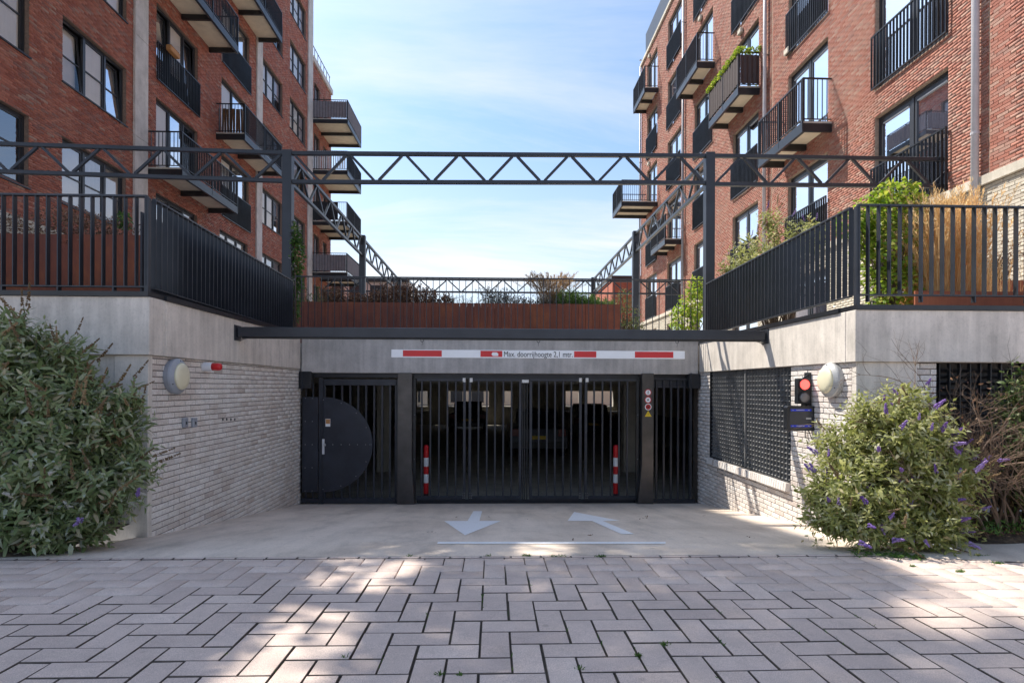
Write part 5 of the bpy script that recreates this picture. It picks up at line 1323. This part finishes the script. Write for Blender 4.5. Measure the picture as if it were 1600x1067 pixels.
def buddleia(th, blobs, n_shoots, leafmat, spikes, zmin=-1.3, leafL=.095, leafW=.026, inner=900, stems=60, base=None, upness=.45, shootL=.30, seed=0):
    P,O=in_blobs(blobs,n_shoots,.62,zmin); n=len(P)
    up=np.array([0,0,1.0]); dirs=O*.9+up*upness+rand_unit(n)*.45; dirs/=np.linalg.norm(dirs,axis=1,keepdims=True)
    nod=8; allP=[];allD=[];allN=[];Ls=[];Ws=[]
    side=np.cross(dirs,rand_unit(n)); side/=np.linalg.norm(side,axis=1,keepdims=True); side2=np.cross(dirs,side)
    sl_=shootL*RNG.uniform(.7,1.25,n)
    for k in range(nod):
        t=k/(nod-1); sag=np.array([0,0,-1.0])*(t**2)*.05
        Q=P+dirs*(sl_*(t-.6))[:,None]+sag
        s=side if k%2==0 else side2
        for sg in (1,-1):
            d=dirs*(.35+.5*t)+s*sg*(1.0-.35*t)+RNG.normal(size=(n,3))*.13+np.array([0,0,-.12]); allP.append(Q);allD.append(d);allN.append(dirs+RNG.normal(size=(n,3))*.25)
            Ls.append(leafL*RNG.uniform(.75,1.2,n)*(1.15-.55*t)); Ws.append(leafW*RNG.uniform(.8,1.2,n)*(1.15-.5*t))
    Pi,Oi=in_blobs(blobs,inner,.25,zmin); ni=len(Pi)
    allP.append(Pi);allD.append(Oi+RNG.normal(size=(ni,3))*.8);allN.append(up+RNG.normal(size=(ni,3))*.5);Ls.append(leafL*RNG.uniform(.8,1.3,ni));Ws.append(leafW*RNG.uniform(.9,1.4,ni))
    leaves_mesh('foliage',np.concatenate(allP),np.concatenate(allD),np.concatenate(allN),np.concatenate(Ls),np.concatenate(Ws),leafmat,th)
    mb=MB(); base=base or [(blobs[0][0],blobs[0][1]+.1,-1.35)]
    rng=random.Random(seed)
    for k in range(min(stems,n)):
        i=int(rng.random()*n); b=Vector(rng.choice(base))+Vector((rng.uniform(-.15,.15),rng.uniform(-.1,.1),0)); e=Vector(P[i]-dirs[i]*.1); m_=(b+e)/2+Vector((0,0,.18))
        mb.tube([b,(b+m_)/2+Vector((rng.uniform(-.05,.05),0,.05)),m_,(m_+e)/2,e],[.012,.010,.008,.005,.003],4,False)
    mb.build('stems',M['bark'],th,kind='stuff')
    # spikes: list of (mesh, count, where) placed on shoot tips as parts
    order=list(RNG.permutation(n))
    for (me,cnt,sel,jo) in spikes:
        c_=0; V=[];Fs=[]
        for i in list(order):
            if c_>=cnt: break
            if not sel(P[i],O[i]): continue
            order.remove(i); c_+=1
            tip=P[i]+dirs[i]*sl_[i]*.38; q=Vector(dirs[i]*.8+np.array([0,0,.2])+RNG.normal(size=3)*.25).to_track_quat('Z','Y').to_euler()
            rep('flower_spike',me,th,tuple(tip),tuple(q),(RNG.uniform(.75,1.25),)*3)
front=lambda p,o: o[1]<.25
# left bush, in the shade
lbx=thing('buddleia_bush','big shaded buddleia bush with brown and white flower spikes left of the ramp','bush')
def wp_(px,py,y): x,z=at_y(px,py,y); return (x,y,z)
def blob(px,py,y,rx,ry,rz): return (*wp_(px,py,y),rx,ry,rz)
bl_=[blob(15,575,5.15,.34,.40,.40),blob(85,620,5.2,.36,.38,.36),blob(140,665,5.25,.34,.36,.34),blob(60,710,5.0,.50,.42,.42),blob(-60,700,5.1,.6,.5,.9),blob(30,535,5.2,.20,.28,.24),blob(150,760,5.1,.34,.35,.28),blob(35,810,4.85,.48,.32,.24),blob(200,725,5.3,.16,.22,.22),blob(190,620,5.35,.12,.18,.12),blob(205,670,5.35,.13,.18,.12),blob(110,560,5.3,.14,.2,.16),blob(120,830,4.95,.26,.25,.10)]
sp_p=spike_mesh(M['petal_purple'],.095,.018,60,1); sp_w=spike_mesh(M['petal_white'],.09,.018,50,2); sp_b2=spike_mesh(M['seed_brown'],.19,.013,60,5); sp_b=spike_mesh(M['seed_brown'],.14,.014,44,3)
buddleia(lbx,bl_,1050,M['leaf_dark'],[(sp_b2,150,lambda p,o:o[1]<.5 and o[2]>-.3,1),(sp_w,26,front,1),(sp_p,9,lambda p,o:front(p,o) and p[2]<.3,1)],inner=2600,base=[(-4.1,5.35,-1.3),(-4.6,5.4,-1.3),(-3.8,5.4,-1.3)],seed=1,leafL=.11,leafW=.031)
# right bush, sunlit, purple
rbx=thing('buddleia_bush','sunlit buddleia bush with many purple flowers at the foot of the right wall','bush')
br_=[blob(1405,690,5.1,.42,.38,.34),blob(1362,650,5.15,.20,.25,.16),blob(1480,735,5.0,.22,.26,.22),blob(1290,770,5.0,.16,.2,.10),blob(1430,760,5.05,.42,.40,.36),blob(1340,760,4.98,.42,.34,.26),blob(1408,632,5.2,.16,.22,.18),blob(1445,675,5.2,.22,.28,.30),blob(1345,815,4.85,.36,.26,.16),blob(1425,825,4.82,.42,.28,.16),blob(1310,700,5.25,.18,.25,.22),blob(1475,805,4.95,.20,.22,.18),blob(1300,810,4.9,.20,.18,.10)]
buddleia(rbx,br_,900,M['leaf_sun_tone'],[(sp_p,95,lambda p,o:o[1]<.45,1),(sp_b,25,front,1)],inner=2300,base=[(3.9,5.4,-1.3),(4.2,5.4,-1.3)],seed=2,leafL=.090,leafW=.026)
# bare bush
bb=thing('bare_bush','leafless tangled brown bush behind the purple buddleia on the right','bush')
rng=random.Random(4); mb=MB()
def branch(p,d,L,r,lev):
    q=p; pts=[p]; dd=d.copy()
    for k in range(4):
        dd=(dd+Vector((rng.gauss(0,.16),rng.gauss(0,.16),rng.gauss(0,.12)-.01))).normalized(); q=q+dd*L/4; pts.append(q)
    mb.tube(pts,[r*(1-.15*k) for k in range(5)],4,False)
    if lev<4:
        for k in range(3 if lev<3 else 3):
            s=rng.choice(pts[1:]); nd=(dd+Vector((rng.gauss(0,.6),rng.gauss(0,.5),rng.gauss(.1,.45)))).normalized(); branch(s,nd,L*rng.uniform(.5,.75),r*.58,lev+1)
for k in range(17):
    b=Vector((rng.uniform(4.25,4.95),rng.uniform(4.95,5.3),-1.35)); branch(b,Vector((rng.uniform(-.40,.30),rng.uniform(-.15,.1),1)).normalized(),rng.uniform(.75,1.05),.013,0)
mb.build('branches',M['twig'],bb,kind='stuff')
P_,O_=in_blobs([(4.5,5.25,-.4,.6,.30,.55)],160,.3); leaves_mesh('dry_leaves',P_,rand_unit(len(P_)),rand_unit(len(P_)),RNG.uniform(.03,.06,len(P_)),RNG.uniform(.015,.02,len(P_)),M['leaf_brown'],bb)
gb=thing('green_bush','green leafy bush at the right edge of the picture by the vent','bush')
buddleia(gb,[blob(1612,640,5.15,.24,.3,.40),blob(1640,740,5.1,.34,.3,.42)],230,M['leaf_mid'],[(sp_b,6,front,1)],inner=500,base=[(4.95,5.4,-1.3)],seed=3,leafL=.08,leafW=.028,stems=30)
# climber helper / shrub with round leaves
def shrub(name,label,cat,blobs,n,mat,L,W,base=None,stems=20,lo=.4,group=None,stemmat='bark',zmin=-5,up=.3):
    th=thing(name,label,cat,group); P,O=in_blobs(blobs,n,lo,zmin); n=len(P)
    leaves_mesh('foliage',P,O*.8+RNG.normal(size=(n,3))*.7+np.array([0,0,up-.3]),np.array([0,0,1.0])+O*.6+RNG.normal(size=(n,3))*.5,L*RNG.uniform(.7,1.25,n),W*RNG.uniform(.7,1.25,n),M[mat],th)
    if base:
        mb=MB(); rng=random.Random(len(P))
        for k in range(stems):
            b=Vector(rng.choice(base)); i=int(rng.random()*n); e=Vector(P[i]); m_=(b+e)/2+Vector((rng.uniform(-.1,.1),rng.uniform(-.1,.1),.1)); mb.tube([b,m_,e],[.012,.008,.003],4,False)
        mb.build('stems',M[stemmat],th,kind='stuff')
    return th
ZD=ZT-.1
# lime shrub behind the right railing
b0=wp_(1392,470,6.9)
shrub('lime_shrub','bright lime green shrub behind the corner of the right railing','shrub',[blob(1385,390,6.9,.40,.35,.55),blob(1370,335,6.95,.30,.3,.28),blob(1400,310,6.95,.28,.25,.20),blob(1335,350,7.0,.26,.2,.16),blob(1360,375,7.0,.25,.2,.25),blob(1395,450,6.8,.32,.3,.35),blob(1425,335,6.9,.18,.2,.2),blob(1383,292,6.95,.05,.06,.10)],3600,'leaf_lime',.062,.045,[(b0[0],b0[1],ZD)],30)
# golden feather grass
def grass(name,label,cat,px0,px1,y,zb,ztop_px,n,mat,lean=.12,seed=1,plume=True,spread=.25,width=.006,h_jit=.25,plmat=None,dy=.35):
    th=thing(name,label,cat); rng=np.random.default_rng(seed)
    x0=at_y(px0,450,y)[0]; x1=at_y(px1,450,y)[0]; zt_=at_y((px0+px1)/2,ztop_px,y)[1]
    xc=(x0+x1)/2; X=rng.uniform(x0,x1,n); Yb=y+rng.uniform(-dy,dy,n); H=(zt_-zb)*rng.uniform(1-h_jit,1.0,n)
    bx=xc+(X-xc)*spread*2.2; lx=(X-bx)+rng.normal(0,lean,n); ly=rng.normal(0,lean*.6,n)
    segs=5; V=[];Fq=[]
    ang=rng.uniform(0,3.14,n)
    cols_=[]
    for s in range(segs+1):
        t=s/segs; cx_=bx+lx*t**1.5; cy_=Yb+ly*t**1.5; cz_=zb+H*(t-.10*t**3); wd=width*(1-t*.75)
        cols_.append(np.stack([cx_-np.cos(ang)*wd,cy_-np.sin(ang)*wd,cz_],1)); cols_.append(np.stack([cx_+np.cos(ang)*wd,cy_+np.sin(ang)*wd,cz_],1))
    V=np.stack(cols_,1).reshape(-1,3); q=np.array([[2*s,2*s+1,2*s+3,2*s+2] for s in range(segs)]); Fq=(q[None]+(np.arange(n)*(2*segs+2))[:,None,None]).reshape(-1,4)
    np_mesh('blades',V,Fq,mat,np.repeat(rng.random(n),segs),th)
    if plume:
        m_=n//3; idx=rng.choice(n,m_,replace=False); per=22
        t=.78+.22*rng.random((m_,per)); cx_=bx[idx,None]+lx[idx,None]*t**1.5; cy_=Yb[idx,None]+ly[idx,None]*t**1.5; cz_=zb+H[idx,None]*(t-.10*t**3)
        P=np.stack([cx_,cy_,cz_],2).reshape(-1,3); k=len(P); d=np.stack([lx[idx,None]*.8+rng.normal(0,.35,(m_,per)),ly[idx,None]+rng.normal(0,.35,(m_,per)),np.full((m_,per),.9)],2).reshape(-1,3)
        leaves_mesh('plumes',P,d,rand_unit(k),rng.uniform(.04,.08,k),rng.uniform(.006,.010,k),plmat or mat,th,droop=.1)
    return th
ZDr=ZT-.12
grass('feather_grass','tall golden dry grass behind the right front railing','grass clump',1415,1520,6.75,ZDr,278,1700,M['leaf_straw'],.15,1,spread=.36,width=.0032,h_jit=.5)
grass('feather_grass','lower golden grass right of the tall clump and beside the orange planter','grass clump',1500,1560,6.9,ZDr,392,260,M['leaf_straw'],.08,2,spread=.4,plume=False,width=.004)
shrub('dry_shrub','small dried brown shrub growing in the orange planter','shrub',[blob(1545,425,7.6,.35,.3,.28),blob(1575,400,7.7,.22,.2,.22)],500,'leaf_brown',.045,.016,[wp_(1560,450,7.6)],40)
# buddleia on the deck right
lb2=thing('buddleia_bush','thin buddleia with faded pink flowers above the right side railing','bush')
buddleia(lb2,[blob(1225,385,8.9,.42,.35,.40),blob(1185,400,9.3,.45,.35,.34),blob(1262,370,8.6,.30,.3,.30),blob(1205,350,9.0,.2,.2,.18),blob(1150,410,9.8,.25,.3,.22)],170,M['leaf_sun_tone'],[(spike_mesh(M['petal_purple'],.11,.012,30,7),18,lambda p,o:True,1),(sp_b,14,lambda p,o:True,1)],zmin=ZD,inner=380,base=[(wp_(1215,450,9.0)[0],9.0,ZD)],seed=5,leafL=.085,leafW=.026,stems=46,upness=.7)
shrub('lime_shrub','yellow green shrub behind the thin railing by the right steel post','shrub',[blob(1085,475,12.4,.35,.3,.35),blob(1070,500,12.3,.35,.3,.3),blob(1088,450,12.5,.2,.2,.25)],1100,'leaf_lime',.075,.05,[(wp_(1078,515,12.4)[0],12.4,ZD)],24)
shrub('flowering_shrub','straw coloured bushy plant at the right end of the long corten planter','shrub',[blob(984,495,13.2,.28,.25,.28),blob(975,470,13.2,.18,.2,.3),blob(990,510,13.0,.25,.25,.15)],900,'leaf_mid',.06,.02,[(wp_(984,515,13.2)[0],13.2,ZD)],40,stemmat='twig')
# vine on the left post
pv=thing('climbing_vine','leafy vine climbing the left pergola post','climber')
P_,O_=in_blobs([blob(461,372,10.9,.10,.12,.30),blob(463,400,10.95,.14,.14,.35),blob(462,435,11,.13,.14,.35),blob(461,480,11.0,.08,.12,.35)],1300,.2)
leaves_mesh('foliage',P_,O_+RNG.normal(size=P_.shape)*.6,np.array([0,-.5,1.0])+RNG.normal(size=P_.shape)*.5,RNG.uniform(.05,.09,len(P_)),RNG.uniform(.025,.045,len(P_)),M['leaf_green'],pv)
mb=MB()
for k in range(4): mb.tube([(xpl+wp/2+.03+k*.015,YT-.02+.03*k,ZD),(xpl+wp/2+.06,YT,1.8+k*.1),(xpl+wp/2+.03,YT+.02,2.4+k*.15)],.008,4,False)
mb.build('stems',M['bark'],pv,kind='stuff')
P_,O_=in_blobs([blob(462,410,10.85,.15,.1,.3)],30,.5); 
for p in P_[:16]: rep('blossom',sp_w,pv,tuple(p),(R(80),0,RNG.uniform(0,6)),(.5,.5,.5))
# plants in the long planter
def row(label,cat,name,px0,px1,n,h0,h1,mat,seed,L=.03,W=.014,kind='stalk',y=YP+.5):
    th=thing(name,label,cat); rng=np.random.default_rng(seed); x0=at_y(px0,470,y)[0]; x1=at_y(px1,470,y)[0]
    X=rng.uniform(x0,x1,n); Y=y+rng.uniform(-.4,.4,n); H=rng.uniform(h0,h1,n)*(.75+.25*np.sin(X*3.1+seed)); zb=pcz-.08
    mb=MB(); Ps=[];Ds=[]
    for x,yy,h in zip(X,Y,H):
        lx=rng.normal(0,.07); mb.bar((x,yy,zb),(x+lx,yy+rng.normal(0,.04),zb+h),.004,.004)
        k=int(6+h*22); t=rng.uniform(.25,1.03,k); Ps.append(np.stack([x+lx*t+rng.normal(0,.014,k),yy+rng.normal(0,.014,k),zb+h*t],1)); Ds.append(rng.normal(size=(k,3))+np.array([0,0,.7]))
    mb.build('stalks',mat,th,kind='stuff'); Pp=np.concatenate(Ps); k=len(Pp)
    leaves_mesh('foliage',Pp,np.concatenate(Ds),rand_unit(k),rng.uniform(.6,1.2,k)*L,rng.uniform(.7,1.2,k)*W,mat,th)
row('dried dark brown perennials along the left half of the long planter','dried plants','dried_perennials',508,705,430,.30,.60,M['leaf_brown'],1,.055,.030)
row('sparse grey green stalks in the middle of the long planter','plants','grey_perennials',756,880,260,.26,.52,M['leaf_grey'],2,.045,.020)
row('dense fresh green low plant at the right end of the long planter','plant','lavender_plant',868,957,700,.22,.42,M['leaf_green'],3,.06,.014)
row('green and straw wisps between the brown and grey plants in the long planter','plants','wispy_plants',690,765,60,.12,.34,M['leaf_mid'],4,.05,.008)
row('thin stalks with small seed heads rising above the green plant in the planter','plants','tall_stalks',880,965,40,.35,.60,M['leaf_grey'],5,.03,.010)
row('pale green sprigs at the far left end of the long planter','plants','pale_sprigs',458,512,50,.2,.5,M['leaf_mid'],6,.05,.016)
grass('feather_grass','tuft of pale brown plume grass bending over the middle of the long planter','grass clump',822,895,12.5,pcz-.08,420,420,leafmat('plume grass',[(0,(.26,.16,.08)),(.6,(.42,.28,.15)),(1,(.55,.40,.25))],.5),.13,4,spread=.12,width=.005,h_jit=.35,dy=.15)
# dried plants in the left planter
th=thing('dried_perennials','dry brown foliage spilling over the left corten planter','dried plants')
bs=[blob(p,352+q,YL+.2,.20,.25,.12+w_) for p,q,w_ in ((10,0,.02),(45,2,0),(90,-4,.04),(125,-2,.06),(160,4,.03),(190,8,.0),(-40,0,.03),(128,15,.12),(135,30,.05))]
P_,O_=in_blobs(bs,2600,.1); leaves_mesh('foliage',P_,O_+RNG.normal(size=P_.shape)*.8,rand_unit(len(P_)),RNG.uniform(.02,.045,len(P_)),RNG.uniform(.010,.02,len(P_)),M['leaf_brown'],th)
shrub('green_sprig','small green sprig at the right end of the left planter','plant',[blob(192,345,YL+.3,.07,.08,.09)],90,'leaf_green',.05,.03)
# green vine on the brown-screened balcony
vt_=thing('trailing_plant','green trailing plant along the rail of the balcony with the brown screen','plant')
D0,pj,D1=outer(1186.5,1154,1108,XRB,-1); zr=FR(3)+1.2
bs=[]
for k in range(13): u=D0+(D1-D0)*k/12; bs.append((XRB-pj-.02,u,zr+.02,.09,.14,.08+.03*math.sin(k*2)))
for k in range(3): bs.append((XRB-pj*k/3-.05,D0,zr+.05-.03*k,.12,.10,.10))
P_,O_=in_blobs(bs,1500,.1); leaves_mesh('foliage',P_,O_+RNG.normal(size=P_.shape)*.7,rand_unit(len(P_)),RNG.uniform(.05,.08,len(P_)),RNG.uniform(.03,.045,len(P_)),M['leaf_lime'],vt_)
# weeds and litter on the ground
wd_=thing('fallen_cuttings','scattered green cuttings lying on the concrete in front of the purple bush','cuttings')
pts=[];
for k in range(330):
    px=RNG.uniform(1330,1445); py=863+(px-1330)*.075+RNG.normal(0,2.2)
    x,y=on_street(px,py) if py>868 else on_ramp(px,py); pts.append((x,y,max(street_z(y),ZE)+.012))
P_=np.array(pts); d=RNG.normal(size=P_.shape)*np.array([1,1,.15]); leaves_mesh('leaves',P_,d,np.array([0,0,1.0])+RNG.normal(size=P_.shape)*.3,RNG.uniform(.03,.07,len(P_)),RNG.uniform(.008,.015,len(P_)),M['leaf_green'],wd_,droop=.05)
wj=[]
for (px,py,sp_,n_) in ((822,868,10,26),(760,868,6,10),(870,869,18,22),(940,869,9,22),(640,868,4,6),(998,1024,2,16),(1040,1007,4,12),(688,1053,2,12),(905,1045,2,8),(1425,885,5,16),(1500,893,6,30),(1560,880,10,30),(720,1054,1,8),(1530,868,14,20),(538,1027,2,5)):
    for k in range(n_):
        x,y=on_street(px+RNG.normal(0,sp_*.5),py+RNG.normal(0,.4)); 
        for q in range(3): wj.append((x+RNG.normal(0,.006),y+RNG.normal(0,.004),street_z(y)-.004))
for (cx_,cy_,rz_,cut_) in random.Random(12).sample([p for p in plist[:300] if p[2] != 0], 46):
    for q in range(random.Random(cx_).randint(3,12)):
        wj.append((cx_-W_P/2+RNG.normal(0,.002), cy_+RNG.uniform(-.12,.12), street_z(cy_)-.010))
P_=np.array(wj); d=RNG.normal(size=P_.shape)*.6+np.array([0,0,.8]); o=leaves_mesh('joint_weeds',P_,d,rand_unit(len(P_)),RNG.uniform(.012,.03,len(P_)),RNG.uniform(.004,.007,len(P_)),M['leaf_green'],None); props(o,'tufts of grass and moss growing in the joints between the pavers','weeds')
lt=[]
for k in range(2600):
    if k%2: x,y=RNG.uniform(XR+.3,6.5),RNG.uniform(DE+.28,5.7)
    else: x,y=RNG.uniform(-6,XL-.2),RNG.uniform(DE+.05,5.7)
    lt.append((x,y,-1.27))
P_=np.array(lt); d=RNG.normal(size=P_.shape)*np.array([1,1,.2]); o=leaves_mesh('leaf_litter',P_,d,np.array([0,0,1.0])+RNG.normal(size=P_.shape)*.4,RNG.uniform(.02,.05,len(P_)),RNG.uniform(.01,.022,len(P_)),M['leaf_brown'],None,droop=.1); props(o,'dry brown leaves littering the soil under the bushes','leaf litter')
dl=thing('dry_leaf_bits','few small dark leaf crumbs scattered on the ramp near the gate','leaf crumbs')
pp_=[]
for (px,py) in ((1008,807),(1010,809),(1005,811),(716,808),(762,808),(823,811),(923,836),(894,843),(676,831),(1052,807),(1100,806),(1170,840)):
    x,y=on_ramp(px,py)
    for q in range(3): pp_.append((x+RNG.normal(0,.02),y+RNG.normal(0,.02),ramp_z(y)+.006))
P_=np.array(pp_); leaves_mesh('leaves',P_,RNG.normal(size=P_.shape)*np.array([1,1,.3]),np.array([0,0,1.0])+RNG.normal(size=P_.shape)*.5,RNG.uniform(.015,.035,len(P_)),RNG.uniform(.01,.02,len(P_)),M['leaf_brown'],dl)
# low weeds in the right bed
wb=[]
for (px,py,n_) in ((1555,845,60),(1590,835,60),(1530,855,30),(1600,860,20)):
    for k in range(n_): x,z=at_y(px+RNG.normal(0,9),py,5.0); wb.append((x,5.0+RNG.normal(0,.12),-1.28+abs(RNG.normal(0,.05))))
P_=np.array(wb); o=leaves_mesh('bed_weeds',P_,RNG.normal(size=P_.shape)*.7+np.array([0,0,.7]),rand_unit(len(P_)),RNG.uniform(.03,.07,len(P_)),RNG.uniform(.01,.02,len(P_)),M['leaf_green'],None); props(o,'fresh green weeds in the soil at the far right','weeds')

# ------------------------------------------------------------------ added tree out of view; leaves placed to shape sun patches on the ground
tr=thing('street_tree','tall leafy tree standing left of the garage in front of the left block','tree')
def proj(P):
    c=P@np.array(MC); return PPX+F_PX*c[:,0]/-c[:,2], PPY-F_PX*c[:,1]/-c[:,2]
def inpoly(x,y,poly):
    r=np.zeros(len(x),bool); n=len(poly)
    for i in range(n):
        (x1,y1),(x2,y2)=poly[i],poly[(i+1)%n]; r^=((y1>y)!=(y2>y))&(x<(x2-x1)*(y-y1)/((y2-y1) or 1e-9)+x1)
    return r
gaps=[[(300,1090),(420,960),(500,870),(690,868),(640,905),(560,985),(480,1090)],[(790,868),(835,812),(900,806),(915,840),(880,868)],[(1370,945),(1450,918),(1545,940),(1575,985),(1500,1003),(1400,975)],[(1035,812),(1095,816),(1110,826),(1050,824)],[(530,808),(610,806),(630,818),(560,822)]]  # openings left in the added crown where sun patches should land
n=46000; gx=RNG.uniform(-2.4,3.0,n); gy=RNG.uniform(-.5,9.6,n); gz=np.where(gy<DE,ZE+STS*(DE-gy),ZE+RB*(gy-DE))
S_=np.array(SUN_V); sx0,sy0,sz0=0.72,0.63,1.37
tf=(gx-XLB)/sx0
need=(gy+sy0*tf<DBRK+1.4)&(gz+sz0*tf>LLOW-.6)
px_,py_=proj(np.stack([gx,gy,gz],1)); hole=np.zeros(n,bool)
for p in gaps: hole|=inpoly(px_,py_,p)
soft=RNG.random(n)<.10
k=need&(~hole|soft)&(gy>.2); gx,gy,gz=gx[k],gy[k],gz[k]
X_=RNG.uniform(-9.6,-5.2,len(gx)); t_=(gx-X_)/sx0; P_=np.stack([X_,gy+sy0*t_,gz+sz0*t_],1)
cc=P_.mean(0)
keep_=(P_[:,2]>.80*P_[:,1]+.3)|(P_[:,0]/P_[:,1]<-.98); P_=P_[keep_][:30000]
leaves_mesh('crown',P_+RNG.normal(0,.03,P_.shape),rand_unit(len(P_)),rand_unit(len(P_)),RNG.uniform(.11,.17,len(P_)),RNG.uniform(.07,.10,len(P_)),M['leaf_green'],tr)
mb=MB(); b=Vector((-8.5,8.1,ZT-.1)); c_=Vector((-8.4,8.4,7.5)); mb.tube([b,(b+c_)/2+Vector((.05,0,0)),c_,Vector((-8.0,9.3,10.5)),Vector((-7.6,10.5,14)),Vector((-7.5,11.3,17))],[.20,.17,.15,.11,.07,.03],10)
mb.build('trunk',M['bark'],tr)
mb=MB(); rng=random.Random(8)
for q in range(26):
    z=rng.uniform(.0,1); p=c_.lerp(Vector((-7.5,11.3,17)),z); e=Vector(P_[rng.randrange(len(P_))]); 
    if e.z<p.z-1: continue
    m_=(p+e)/2+Vector((0,0,.3)); mb.tube([p,m_,e],[.05,.03,.012],5,False)
mb.build('limbs',M['bark'],tr,kind='stuff')
